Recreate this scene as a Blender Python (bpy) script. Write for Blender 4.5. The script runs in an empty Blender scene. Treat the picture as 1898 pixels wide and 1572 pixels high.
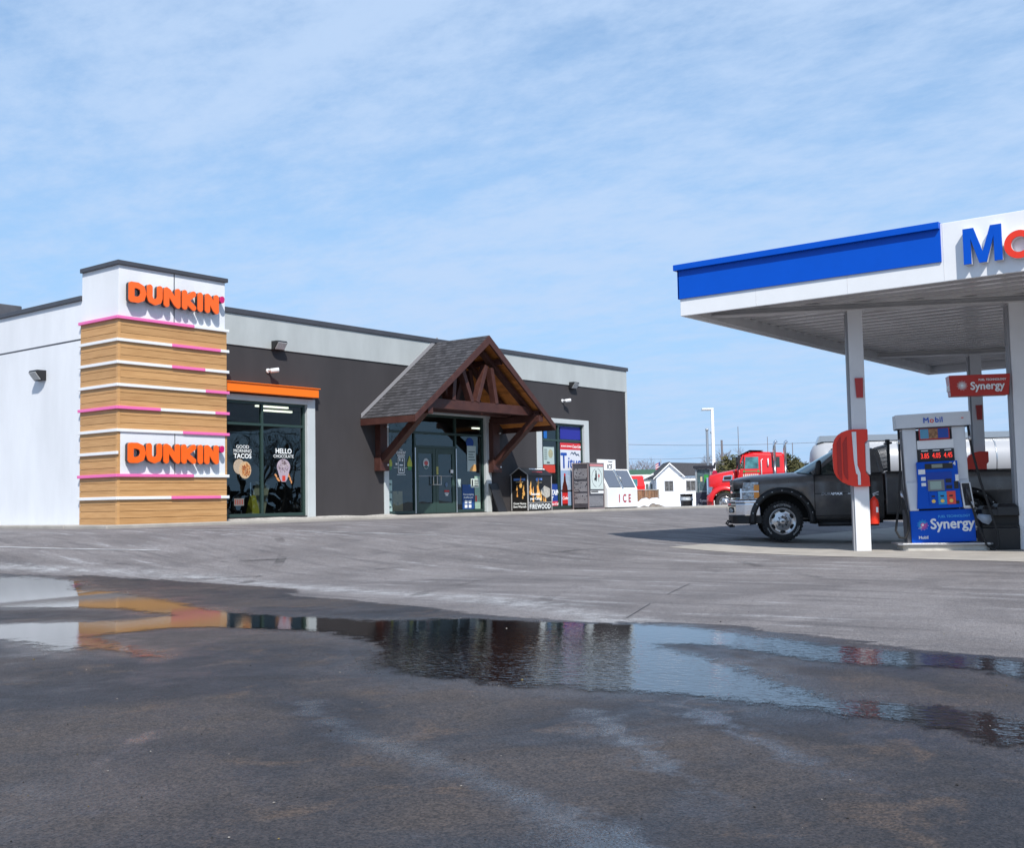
import bpy, bmesh, math, random
from mathutils import Vector, Matrix, geometry, noise
random.seed(7)
S = bpy.context.scene
R_ = math.radians
# ---------------------------------------------------------------- camera, sky, sun, exposure
cd = bpy.data.cameras.new('camera'); cam = bpy.data.objects.new('camera', cd); S.collection.objects.link(cam)
CF = Vector((0.7860515, 0.6143517, 0.06852026)); CR = Vector((0.61670422, -0.78697199, -0.0187345)); CU = Vector((-0.04241395, -0.05698302, 0.99747381))
cam.matrix_world = Matrix(((CR.x, CU.x, -CF.x, 0), (CR.y, CU.y, -CF.y, 0), (CR.z, CU.z, -CF.z, 1.15), (0, 0, 0, 1)))
cd.sensor_width = 36; cd.lens = 2069.107*36/1898; cd.clip_start = .1; cd.clip_end = 3000
S.camera = cam
S.view_settings.view_transform = 'Standard'; S.view_settings.look = 'None'
S.view_settings.exposure = 0.35; S.view_settings.gamma = 1
SUN = Vector((.58, .70, -1.0)).normalized()
sl = bpy.data.lights.new('sun', 'SUN'); sl.energy = 4.0; sl.angle = R_(.55); sl.color = (1, .955, .89)
so = bpy.data.objects.new('sun', sl); S.collection.objects.link(so); so.rotation_euler = SUN.to_track_quat('-Z', 'Y').to_euler(); so.location = (0, 0, 50)
W = bpy.data.worlds.new('World'); S.world = W; W.use_nodes = True
nt = W.node_tree; N = nt.nodes; L = nt.links
bg = N['Background']; bg.inputs[1].default_value = .115
sky = N.new('ShaderNodeTexSky'); sky.sky_type = 'NISHITA'; sky.sun_disc = False
sky.sun_elevation = R_(47.7); sky.sun_rotation = math.atan2(-SUN.x, -SUN.y); sky.air_density = 1.0; sky.dust_density = .6; sky.ozone_density = 2.2
def wn(t, **k):
    n = N.new(t)
    for a, b in k.items(): setattr(n, a, b)
    return n
tc = wn('ShaderNodeTexCoord'); sp = wn('ShaderNodeSeparateXYZ'); L.new(tc.outputs['Generated'], sp.inputs[0])
def wm(op, a, b):
    n = wn('ShaderNodeMath', operation=op)
    for i, v in enumerate((a, b)):
        if isinstance(v, (int, float)): n.inputs[i].default_value = v
        else: L.new(v, n.inputs[i])
    return n.outputs[0]
zz = wm('ADD', wm('MAXIMUM', sp.outputs[2], 0.0), .12)
cb = wn('ShaderNodeCombineXYZ'); L.new(wm('DIVIDE', sp.outputs[0], zz), cb.inputs[0]); L.new(wm('DIVIDE', sp.outputs[1], zz), cb.inputs[1])
mp = wn('ShaderNodeMapping'); L.new(cb.outputs[0], mp.inputs[0]); mp.inputs['Rotation'].default_value = (0, 0, R_(-35)); mp.inputs['Scale'].default_value = (1.0, .62, 1)
n1 = wn('ShaderNodeTexNoise'); L.new(mp.outputs[0], n1.inputs[0]); n1.inputs['Scale'].default_value = 1.1; n1.inputs['Detail'].default_value = 7; n1.inputs['Roughness'].default_value = .62; n1.inputs['Distortion'].default_value = .5
n2 = wn('ShaderNodeTexNoise'); L.new(mp.outputs[0], n2.inputs[0]); n2.inputs['Scale'].default_value = 7.5; n2.inputs['Detail'].default_value = 8; n2.inputs['Roughness'].default_value = .68
cmix = wm('ADD', wm('MULTIPLY', n1.outputs[0], .55), wm('MULTIPLY', n2.outputs[0], .45))
mr = wn('ShaderNodeMapRange'); L.new(cmix, mr.inputs[0]); mr.inputs[1].default_value = .36; mr.inputs[2].default_value = .64; mr.inputs[3].default_value = .12; mr.inputs[4].default_value = .90
mr.interpolation_type = 'SMOOTHSTEP'
hz = wn('ShaderNodeMapRange'); L.new(sp.outputs[2], hz.inputs[0]); hz.inputs[1].default_value = 0; hz.inputs[2].default_value = .62; hz.inputs[3].default_value = 1.0; hz.inputs[4].default_value = 0.0
tint = wn('ShaderNodeMix', data_type='RGBA', blend_type='MULTIPLY'); tint.inputs[0].default_value = 1.0
L.new(sky.outputs[0], tint.inputs[6]); tint.inputs[7].default_value = (1.02, 1.16, 1.22, 1)
hcol = wn('ShaderNodeMix', data_type='RGBA'); L.new(wm('MULTIPLY', hz.outputs[0], .97), hcol.inputs[0]); L.new(tint.outputs[2], hcol.inputs[6]); hcol.inputs[7].default_value = (2.35, 4.02, 6.35, 1)
cl = wn('ShaderNodeMix', data_type='RGBA'); L.new(mr.outputs[0], cl.inputs[0]); L.new(hcol.outputs[2], cl.inputs[6]); cl.inputs[7].default_value = (3.65, 4.80, 6.60, 1)
L.new(cl.outputs[2], bg.inputs[0])

# ---------------------------------------------------------------- helpers
ABS = {}
def tag(o, label=None, cat=None, group=None, kind=None):
    if label: o['label'] = label
    if cat: o['category'] = cat
    if group: o['group'] = group
    if kind: o['kind'] = kind
    return o
def thing(name, label, cat, loc=(0, 0, 0), rz=0, group=None, rx=0):
    o = bpy.data.objects.new(name, None); S.collection.objects.link(o); o.location = loc; o.rotation_euler = (rx, 0, rz); o.empty_display_size = .2
    ABS[o.name] = Vector(loc) if not rz else Vector((0, 0, 0))
    return tag(o, label, cat, group)
def lthing(*a, **k):
    o = thing(*a, **k); ABS[o.name] = Vector((0, 0, 0)); return o
def sub(name, parent):
    o = bpy.data.objects.new(name, None); S.collection.objects.link(o); o.parent = parent; ABS[o.name] = ABS[parent.name]; o.empty_display_size = .1
    return o
class G:
    def __init__(s): s.b = bmesh.new(); s.mi = 0; s.T = None
    def _v(s, p):
        p = Vector(p)
        return s.b.verts.new(s.T @ p if s.T is not None else p)
    def face(s, pts, mi=None):
        f = s.b.faces.new([s._v(p) for p in pts]); f.material_index = s.mi if mi is None else mi; return f
    def hexa(s, c):
        v = [s._v(p) for p in c]
        for q in ((0, 3, 2, 1), (4, 5, 6, 7), (0, 1, 5, 4), (1, 2, 6, 5), (2, 3, 7, 6), (3, 0, 4, 7)):
            f = s.b.faces.new([v[i] for i in q]); f.material_index = s.mi
        return s
    def box(s, x0, x1, y0, y1, z0, z1):
        return s.hexa([(x0, y0, z0), (x1, y0, z0), (x1, y1, z0), (x0, y1, z0), (x0, y0, z1), (x1, y0, z1), (x1, y1, z1), (x0, y1, z1)])
    def beam(s, p, q, w, h, up=(0, 0, 1)):
        p, q = Vector(p), Vector(q); d = (q-p).normalized(); a = d.cross(Vector(up)).normalized()*w/2; c = a.cross(d).normalized()*h/2
        return s.hexa([p-a-c, p+a-c, q+a-c, q-a-c, p-a+c, p+a+c, q+a+c, q-a+c])
    def tube(s, pts, r, n=10, cap=True):
        pts = [Vector(p) for p in pts]; rs = r if isinstance(r, (list, tuple)) else [r]*len(pts); rings = []; last = None
        for i, p in enumerate(pts):
            d = (pts[min(i+1, len(pts)-1)]-pts[max(i-1, 0)]).normalized()
            if last is None: a = d.orthogonal().normalized()
            else:
                a = (last-d*last.dot(d))
                a = a.normalized() if a.length > 1e-4 else d.orthogonal().normalized()
            last = a; c = d.cross(a)
            rings.append([s._v(p+(a*math.cos(t*2*math.pi/n)+c*math.sin(t*2*math.pi/n))*rs[i]) for t in range(n)])
        for i in range(len(rings)-1):
            for k in range(n):
                f = s.b.faces.new((rings[i][k], rings[i][(k+1) % n], rings[i+1][(k+1) % n], rings[i+1][k])); f.material_index = s.mi; f.smooth = True
        if cap:
            for rg in (rings[0][::-1], rings[-1]):
                f = s.b.faces.new(rg); f.material_index = s.mi
        return s
    def cyl(s, p, q, r, n=20): return s.tube([p, q], r, n)
    def lathe(s, prof, o, ax, n=32, smooth=True, closed=False):   # prof: (radius, along axis)
        o = Vector(o); ax = Vector(ax).normalized(); a = ax.orthogonal().normalized(); c = ax.cross(a); rings = []
        for r, h in prof:
            rings.append([s._v(o+ax*h+(a*math.cos(t*2*math.pi/n)+c*math.sin(t*2*math.pi/n))*r) for t in range(n)])
        m = len(rings)
        for i in range(m if closed else m-1):
            for k in range(n):
                f = s.b.faces.new((rings[i][k], rings[i][(k+1) % n], rings[(i+1) % m][(k+1) % n], rings[(i+1) % m][k])); f.material_index = s.mi; f.smooth = smooth
        return s
    def prism(s, pts, ax, a, b, smooth=False):      # pts 2D in the plane normal to ax ('x': (y,z), 'y': (x,z), 'z': (x,y))
        def P3(p, d): return {'x': (d, p[0], p[1]), 'y': (p[0], d, p[1]), 'z': (p[0], p[1], d)}[ax]
        A = [s._v(P3(p, a)) for p in pts]; B = [s._v(P3(p, b)) for p in pts]; n = len(pts)
        for k in range(n):
            f = s.b.faces.new((A[k], A[(k+1) % n], B[(k+1) % n], B[k])); f.material_index = s.mi; f.smooth = smooth
        tris = geometry.tessellate_polygon([[Vector((p[0], p[1], 0)) for p in pts]])
        for t in tris:
            for V in (A, B):
                try: s.b.faces.new([V[i] for i in t]).material_index = s.mi
                except ValueError: pass
        return s
    def loft(s, secs, closed=True, smooth=True, caps=True):
        rings = [[s._v(p) for p in sc] for sc in secs]; n = len(rings[0])
        for i in range(len(rings)-1):
            for k in range(n if closed else n-1):
                f = s.b.faces.new((rings[i][k], rings[i][(k+1) % n], rings[i+1][(k+1) % n], rings[i+1][k])); f.smooth = smooth; f.material_index = s.mi
        if caps and closed:
            for rg in (rings[0], rings[-1]): s.b.faces.new(rg).material_index = s.mi
        return s
    def wallgrid(s, x0, x1, z0, z1, y, holes, th=.0):    # flat wall facing -y with rectangular holes, in cells
        xs = sorted({x0, x1, *[h[0] for h in holes], *[h[1] for h in holes]}); zs = sorted({z0, z1, *[h[2] for h in holes], *[h[3] for h in holes]})
        for i in range(len(xs)-1):
            for j in range(len(zs)-1):
                cx, cz = (xs[i]+xs[i+1])/2, (zs[j]+zs[j+1])/2
                if any(h[0] < cx < h[1] and h[2] < cz < h[3] for h in holes): continue
                s.face([(xs[i], y, zs[j]), (xs[i+1], y, zs[j]), (xs[i+1], y, zs[j+1]), (xs[i], y, zs[j+1])])
        return s
    def mesh(s, me, M=None):
        n0 = len(s.b.verts); f0 = len(s.b.faces); s.b.from_mesh(me); s.b.verts.ensure_lookup_table(); s.b.faces.ensure_lookup_table()
        for v in s.b.verts[n0:]:
            if M is not None: v.co = M @ v.co
            if s.T is not None: v.co = s.T @ v.co
        for f in s.b.faces[f0:]: f.material_index = s.mi
        return s
    def build(s, name, mat, parent=None, bevel=0, seg=2, label=None, loc=None, fix=True):
        if parent is not None: off = ABS.get(parent.name, Vector((0, 0, 0)))
        elif loc is not None: off = Vector(loc)
        else:
            vs = [v.co for v in s.b.verts]; off = Vector(((min(v.x for v in vs)+max(v.x for v in vs))/2, (min(v.y for v in vs)+max(v.y for v in vs))/2, min(v.z for v in vs)))
        if fix: bmesh.ops.recalc_face_normals(s.b, faces=s.b.faces[:])
        me = bpy.data.meshes.new(name)
        if off.length > 0: bmesh.ops.translate(s.b, vec=-off, verts=s.b.verts[:])
        s.b.to_mesh(me); s.b.free()
        for m in (mat if isinstance(mat, (list, tuple)) else [mat]): me.materials.append(m)
        o = bpy.data.objects.new(name, me); S.collection.objects.link(o)
        if parent is not None: o.parent = parent; ABS[o.name] = off
        else: o.location = off; ABS[o.name] = off
        if bevel:
            md = o.modifiers.new('bevel', 'BEVEL'); md.width = bevel; md.segments = seg; md.limit_method = 'ANGLE'; md.angle_limit = R_(40)
        if label: o['label'] = label
        return o
def solo(g, name, mat, label, cat, group=None, bevel=0, kind=None, loc=None):
    return tag(g.build(name, mat, bevel=bevel, loc=loc), label, cat, group, kind)
def copy_tree(o, parent=None):
    c = o.copy(); S.collection.objects.link(c)
    if parent is not None: c.parent = parent; c.matrix_parent_inverse = o.matrix_parent_inverse.copy()
    for ch in [k for k in bpy.data.objects if k.parent == o]: copy_tree(ch, c)
    return c
_tc = {}
def text_me(body, size=1.0, ext=.0, off=0., shear=0., spc=1., align='CENTER', bev=0.):
    key = (body, size, ext, off, shear, spc, align, bev)
    if key in _tc: return _tc[key]
    cu = bpy.data.curves.new('t', 'FONT'); cu.body = body; cu.size = size; cu.extrude = ext; cu.offset = off; cu.shear = shear; cu.space_character = spc; cu.align_x = align; cu.bevel_depth = bev; cu.bevel_resolution = 1; cu.resolution_u = 3
    cu.align_y = 'CENTER'
    o = bpy.data.objects.new('t', cu); S.collection.objects.link(o); dg = bpy.context.evaluated_depsgraph_get(); dg.update()
    me = bpy.data.meshes.new_from_object(o.evaluated_get(dg)); bpy.data.objects.remove(o); bpy.data.curves.remove(cu)
    _tc[key] = me; return me
STAND = Matrix.Rotation(R_(90), 4, 'X')          # text lies in xy -> stands in xz facing -y
def put(g, body, x, y, z, size, ext=.002, off=0., shear=0., rz=0., sx=1., align='CENTER', spc=1., bev=0.):
    k = off*.9; lim = .0; sh = [(0, 0, 0)]
    if off > lim: sh += [(k, 0, .0004), (-k, 0, .0008), (0, k, .0012), (0, -k, .0016)]
    for dx, dz, dd in sh:
        M = Matrix.Translation((x, y, z)) @ Matrix.Rotation(rz, 4, 'Z') @ Matrix.Translation((dx, -dd, dz)) @ STAND @ Matrix.Diagonal((sx, 1, 1, 1))
        g.mesh(text_me(body, size, ext, min(off, lim), shear, spc, align, bev), M)
    return g
def apply_mods(o):
    dg = bpy.context.evaluated_depsgraph_get(); dg.update(); me = bpy.data.meshes.new_from_object(o.evaluated_get(dg)); o.modifiers.clear(); o.data = me
# ---------------------------------------------------------------- materials
def M(name, col, rough=.5, metal=0., var=0., vs=3., bump=0., bs=60., coat=0., spec=.5, col2=None, stretch=None, emit=0., rvar=0., tr=0., ior=1.45, edge=None, isl=0.):
    m = bpy.data.materials.new(name); m.use_nodes = True; t = m.node_tree; p = t.nodes['Principled BSDF']; l = t.links
    p.inputs['Base Color'].default_value = (*col, 1); p.inputs['Roughness'].default_value = rough; p.inputs['Metallic'].default_value = metal
    p.inputs['Coat Weight'].default_value = coat; p.inputs['Coat Roughness'].default_value = .05; p.inputs['Specular IOR Level'].default_value = spec; p.inputs['IOR'].default_value = ior
    if tr: p.inputs['Transmission Weight'].default_value = tr
    if emit: p.inputs['Emission Color'].default_value = (*col, 1); p.inputs['Emission Strength'].default_value = emit
    if var or bump or col2 or rvar:
        c = t.nodes.new('ShaderNodeTexCoord'); mp = t.nodes.new('ShaderNodeMapping'); l.new(c.outputs['Object'], mp.inputs[0])
        if stretch: mp.inputs['Scale'].default_value = stretch
        n = t.nodes.new('ShaderNodeTexNoise'); l.new(mp.outputs[0], n.inputs[0]); n.inputs['Scale'].default_value = vs; n.inputs['Detail'].default_value = 6; n.inputs['Roughness'].default_value = .6
        r = t.nodes.new('ShaderNodeMapRange'); l.new(n.outputs[0], r.inputs[0]); r.inputs[1].default_value = .3; r.inputs[2].default_value = .7
        if var or col2:
            x = t.nodes.new('ShaderNodeMix'); x.data_type = 'RGBA'; l.new(r.outputs[0], x.inputs[0])
            c2 = col2 or tuple(v*(1-var) for v in col); c1 = col if col2 else tuple(min(1, v*(1+var)) for v in col)
            x.inputs[6].default_value = (*c1, 1); x.inputs[7].default_value = (*c2, 1); l.new(x.outputs[2], p.inputs['Base Color'])
        if isl and (var or col2):
            gn = t.nodes.new('ShaderNodeNewGeometry'); ir = t.nodes.new('ShaderNodeMapRange'); l.new(gn.outputs['Random Per Island'], ir.inputs[0]); ir.inputs[3].default_value = 1-isl; ir.inputs[4].default_value = 1+isl
            mm = t.nodes.new('ShaderNodeMix'); mm.data_type = 'RGBA'; mm.blend_type = 'MULTIPLY'; mm.inputs[0].default_value = 1; l.new(x.outputs[2], mm.inputs[6]); l.new(ir.outputs[0], mm.inputs[7]); l.new(mm.outputs[2], p.inputs['Base Color'])
        if rvar:
            rr = t.nodes.new('ShaderNodeMapRange'); l.new(n.outputs[0], rr.inputs[0]); rr.inputs[1].default_value = .3; rr.inputs[2].default_value = .7
            rr.inputs[3].default_value = max(0, rough-rvar); rr.inputs[4].default_value = min(1, rough+rvar); l.new(rr.outputs[0], p.inputs['Roughness'])
        if bump:
            nb = t.nodes.new('ShaderNodeTexNoise'); l.new(mp.outputs[0], nb.inputs[0]); nb.inputs['Scale'].default_value = bs; nb.inputs['Detail'].default_value = 4
            b = t.nodes.new('ShaderNodeBump'); b.inputs['Strength'].default_value = bump; b.inputs['Distance'].default_value = .02; l.new(nb.outputs[0], b.inputs['Height']); l.new(b.outputs[0], p.inputs['Normal'])
    return m
def glass(name, tint, ior=1.6, rough=0.0, through=1.0):
    m = bpy.data.materials.new(name); m.use_nodes = True; t = m.node_tree; l = t.links; t.nodes.clear()
    o = t.nodes.new('ShaderNodeOutputMaterial'); mx = t.nodes.new('ShaderNodeMixShader'); ge = t.nodes.new('ShaderNodeNewGeometry'); dt = t.nodes.new('ShaderNodeVectorMath'); dt.operation = 'DOT_PRODUCT'; l.new(ge.outputs['Incoming'], dt.inputs[0]); l.new(ge.outputs['Normal'], dt.inputs[1])
    F0 = ((ior-1)/(ior+1))**2
    def mt(op, a, b=0.):
        q = t.nodes.new('ShaderNodeMath'); q.operation = op
        for i, v in enumerate((a, b)):
            if isinstance(v, (int, float)): q.inputs[i].default_value = v
            else: l.new(v, q.inputs[i])
        return q.outputs[0]
    fo = mt('ADD', mt('MULTIPLY', mt('POWER', mt('SUBTRACT', 1., mt('ABSOLUTE', dt.outputs['Value'])), 5.), 1-F0), F0)
    tr = t.nodes.new('ShaderNodeBsdfTransparent'); tr.inputs[0].default_value = (*tint, 1); g = t.nodes.new('ShaderNodeBsdfGlossy'); g.inputs['Roughness'].default_value = rough; g.inputs[0].default_value = (.8, .93, .95, 1)
    c = t.nodes.new('ShaderNodeTexCoord'); n = t.nodes.new('ShaderNodeTexNoise'); l.new(c.outputs['Object'], n.inputs[0]); n.inputs['Scale'].default_value = 1.3; n.inputs['Detail'].default_value = 1
    b = t.nodes.new('ShaderNodeBump'); b.inputs['Strength'].default_value = .028; b.inputs['Distance'].default_value = .1; l.new(n.outputs[0], b.inputs['Height']); l.new(b.outputs[0], g.inputs['Normal'])
    l.new(fo, mx.inputs[0]); l.new(tr.outputs[0], mx.inputs[1]); l.new(g.outputs[0], mx.inputs[2]); l.new(mx.outputs[0], o.inputs[0]); return m
white = M('white_paint', (.78, .79, .80), .45, var=.03, vs=2)
stucco = M('white_stucco', (.74, .76, .79), .85, var=.07, vs=1.0, bump=.35, bs=110, stretch=(1, 1, .3))
greyst = M('grey_stucco', (.42, .45, .45), .85, var=.10, vs=1.3, bump=.35, bs=110, stretch=(1, 1, .3))
darkst = M('charcoal_stucco', (.043, .0395, .042), .8, var=.16, vs=.8, bump=.35, bs=110, stretch=(1, 1, .3))
trimg = M('grey_trim', (.50, .54, .55), .6, var=.05, vs=2, bump=.1, bs=90)
coping = M('coping_metal', (.075, .075, .085), .4, metal=.3, var=.1)
woodp = M('wood_plank', (.58, .335, .145), .5, col2=(.44, .235, .092), vs=2.2, stretch=(.8, .8, 14), bump=.12, bs=8, spec=.4, isl=.10)
wooddk = M('plank_gap', (.06, .03, .012), .8)
pink = M('pink_stripe', (.80, .16, .42), .4)
orange = M('orange_letter', (.92, .13, .008), .32, coat=.2)
orangem = M('orange_metal', (.95, .18, .004), .4)
magenta = M('magenta_letter', (.55, .01, .13), .35)
lettside = M('letter_return', (.05, .04, .045), .5)
stain = M('stained_timber', (.048, .016, .013), .6, col2=(.080, .030, .023), vs=1.5, stretch=(3, 3, 3), bump=.15, bs=30, rvar=.1)
raftwood = M('cedar_boards', (.60, .24, .065), .5, col2=(.40, .145, .035), vs=6, bump=.1, bs=30, isl=.22)
frameg = M('green_frame', (.035, .065, .058), .35, metal=.2)
doorg = M('door_green', (.03, .062, .052), .4, var=.08)
alu = M('aluminium', (.55, .57, .58), .3, metal=.9)
black = M('black_plastic', (.018, .018, .02), .45, var=.15, vs=20)
rubber = M('rubber', (.022, .022, .023), .8, var=.2, vs=30, bump=.2, bs=80)
chrome = M('chrome', (.75, .77, .80), .07, metal=1., rvar=.05, vs=4)
steel = M('brushed_steel', (.5, .5, .52), .3, metal=.9, var=.1)
pane = glass('window_glass', (.50, .60, .60), 1.85)
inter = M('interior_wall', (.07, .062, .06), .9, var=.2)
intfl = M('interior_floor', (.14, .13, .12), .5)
lamp_on = M('lit_tube', (1, .93, .75), .5, emit=2.2)
mobblue = M('mobil_blue', (.0, .080, .52), .4, var=.03, spec=.25)
mobred = M('bright_red', (.80, .040, .016), .35)
synred = M('sign_red', (.44, .018, .012), .35, coat=.2)
canw = M('canopy_white', (.78, .79, .80), .35, var=.03, vs=1.5)
deckm = M('deck_metal', (.84, .84, .85), .22, metal=.0, col2=(.66, .65, .66), vs=3, stretch=(1, .25, 1), rvar=.1, spec=.8, coat=.5)
beamm = M('painted_beam', (.62, .62, .63), .5, var=.05)
paper = M('paper', (.60, .68, .66), .7, var=.06, vs=12)
concrete = M('concrete', (.36, .335, .30), .9, var=.16, vs=1.6, bump=.4, bs=90)
snowm = M('old_snow', (.80, .82, .86), .8, col2=(.62, .64, .68), vs=1.2, bump=.6, bs=8)
dirt = M('dirt', (.20, .17, .14), .95, var=.3, vs=6, bump=.6, bs=30)

# ---------------------------------------------------------------- ground, water
import numpy as np
PUD1=[(7.2,16.63),(8.38,16.19),(8.95,15.84),(9.07,15.16),(8.55,14.43),(8.75,13.76),(8.55,12.88),(8.14,11.5),(7.72,10.21),(7.65,9.48),(7.71,8.79),(7.82,8.27),(7.83,7.83),(8.11,7.51),(8.42,7.23),(8.5,6.68),(8.59,6.11),(8.75,5.53),(8.84,5.0),(8.59,4.32),(8.45,3.9),(8.24,3.47),(8.24,3.15),(8.19,2.83),(8.17,2.54),(8.07,1.99),(7.94,1.47),(7.1,1.32),(7.32,1.81),(7.58,2.11),(7.59,2.37),(7.43,2.59),(7.42,2.84),(7.4,3.12),(7.52,3.37),(7.69,3.76),(7.81,4.28),(7.67,4.53),(7.54,4.43),(7.26,3.98),(6.94,3.5),(6.56,3.12),(6.24,2.72),(6.15,2.44),(6.17,2.15),(6.21,1.94),(6.12,1.71),(6.01,1.49),(5.87,1.1),(5.25,0.99),(5.37,1.34),(5.43,1.52),(5.58,1.75),(5.67,1.98),(5.7,2.27),(5.75,2.67),(5.76,2.99),(5.78,3.35),(5.72,3.63),(5.63,4.02),(5.51,4.34),(5.52,4.75),(5.54,5.24),(5.6,5.6),(6.16,6.16),(6.55,6.5),(6.8,7.13),(6.96,7.65),(6.86,8.27),(6.69,8.77),(6.43,9.16),(5.94,9.25),(5.63,9.23),(5.15,7.54),(5.12,7.94),(5.17,8.63),(4.87,8.3),(4.95,8.67),(5.02,9.23),(5.06,9.76),(4.73,10.91),(5.25,12.11),(5.75,11.09),(6.11,10.72),(6.55,10.21),(7.15,10.19),(7.35,11.45),(7.17,12.1),(6.72,12.97),(6.06,13.98)]
DAMP=[(6.09,17.73),(8.58,16.56),(9.75,15.55),(10.13,14.71),(10.42,13.79),(10.24,11.89),(9.57,10.75),(9.15,8.47),(8.69,6.83),(8.78,6.25),(8.94,5.65),(9.16,4.6),(8.9,4.15),(8.6,3.29),(8.44,2.63),(8.38,2.06),(8.0,0.76),(4.48,-0.85),(1.8,0.1),(0.51,0.43),(0.4,1.99),(0.55,8.5)]
FILM1=[(4.38,5.19),(4.52,4.97),(4.1,4.2),(3.99,3.78),(3.84,3.31),(3.69,2.92),(3.51,2.39),(3.3,2.0),(3.02,1.67),(2.83,1.94),(3.24,2.54),(3.53,3.07),(3.62,3.46),(3.74,3.96),(4.12,4.7)]
FILM2=[(5.16,3.64),(5.14,3.38),(4.58,2.78),(4.17,2.28),(3.87,2.0),(4.0,2.23),(4.17,2.62),(4.66,3.2)]
FILM3=[(5.66,3.32),(5.57,2.99),(5.01,2.33),(4.65,1.89),(4.41,1.54),(4.29,1.58),(4.49,1.97),(4.81,2.42),(5.24,2.94)]
FILM4=[(2.85,4.62),(3.27,5.01),(3.48,5.04),(3.29,4.86),(3.04,4.71)]
SALT=[(8.87,17.14),(10.11,15.98),(10.85,14.35),(10.5,11.31),(10.26,8.46),(9.75,7.29),(8.99,5.65)]
def sm(t): t = min(max(t, 0), 1); return t*t*(3-2*t)
def gz(x, y):
    k = sm((x-9)/9); y0 = 13.5-5*k; y1 = 22-1.5*k
    s = sm((y-y0)/(y1-y0)); return .70*s*(1-.5*sm((x-40)/10))+.08*sm((x-14)/4)*(1-s)
def sdf(poly, X, Y):                 # signed distance, positive inside
    P = np.array(poly); Q = np.roll(P, -1, 0); d = np.full(X.shape, 1e9); ins = np.zeros(X.shape, bool)
    for (ax, ay), (bx, by) in zip(P, Q):
        ex, ey = bx-ax, by-ay; t = np.clip(((X-ax)*ex+(Y-ay)*ey)/(ex*ex+ey*ey+1e-12), 0, 1)
        d = np.minimum(d, np.hypot(X-ax-t*ex, Y-ay-t*ey))
        c = ((ay > Y) != (by > Y)); xi = ax+(Y-ay)*ex/(ey if abs(ey) > 1e-9 else 1e-9); ins ^= c & (X < xi)
    return np.where(ins, d, -d)
rad = [0.6]
while rad[-1] < 1500: rad.append(rad[-1]*(1.009 if rad[-1] < 30 else 1.03))
ang = sorted(set([round(a, 3) for a in np.arange(-4, 80, .36)]+[float(a) for a in range(80, 356, 4)]))
RR, AA = np.meshgrid(np.array(rad), np.radians(np.array(ang)), indexing='ij')
GX, GY = RR*np.cos(AA), RR*np.sin(AA)
vsm = np.vectorize(sm, otypes=[float]); K = vsm((GX-9)/9); Y0 = 13.5-5*K; Y1 = 22-1.5*K; SS = vsm((GY-Y0)/(Y1-Y0))
GZ = .70*SS*(1-.5*vsm((GX-40)/10))+.08*vsm((GX-14)/4)*(1-SS)
pud = sdf(PUD1, GX, GY); damp = sdf(DAMP, GX, GY)
film = np.maximum.reduce([sdf(f, GX, GY)*s for f, s in ((FILM1, 1.4), (FILM2, 1.1), (FILM3, 1.0), (FILM4, 1.6))])
def grid_mesh(name, mask, dz, attrs, mat):
    nr, na = GX.shape; idx = -np.ones(GX.shape, int); a2 = na if mask is None else na
    faces = []; use = np.ones(GX.shape, bool) if mask is None else mask
    for i in range(nr-1):
        for j in range(na if mask is None else na-1):
            k = (j+1) % na
            if mask is not None and not (use[i, j] or use[i+1, j] or use[i, k] or use[i+1, k]): continue
            faces.append((i*na+j, (i+1)*na+j, (i+1)*na+k, i*na+k))
    F = np.array(faces); u, inv = np.unique(F, return_inverse=True); inv = inv.reshape(F.shape)
    co = np.stack([GX.ravel()[u], GY.ravel()[u], GZ.ravel()[u]+dz], 1)
    me = bpy.data.meshes.new(name); me.from_pydata(co.tolist(), [], inv.tolist())
    for k, v in attrs.items():
        a = me.attributes.new(k, 'FLOAT', 'POINT'); a.data.foreach_set('value', v.ravel()[u].astype(np.float32))
    me.polygons.foreach_set('use_smooth', [True]*len(me.polygons)); me.materials.append(mat)
    o = bpy.data.objects.new(name, me); S.collection.objects.link(o); return o
def nodes(name):
    m = bpy.data.materials.new(name); m.use_nodes = True; t = m.node_tree
    def n(ty, ins=None, **k):
        q = t.nodes.new(ty)
        for a, b in k.items(): setattr(q, a, b)
        for a, b in (ins or {}).items():
            if hasattr(b, 'is_linked'): t.links.new(b, q.inputs[a])
            else: q.inputs[a].default_value = b
        return q
    return m, t, n
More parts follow.
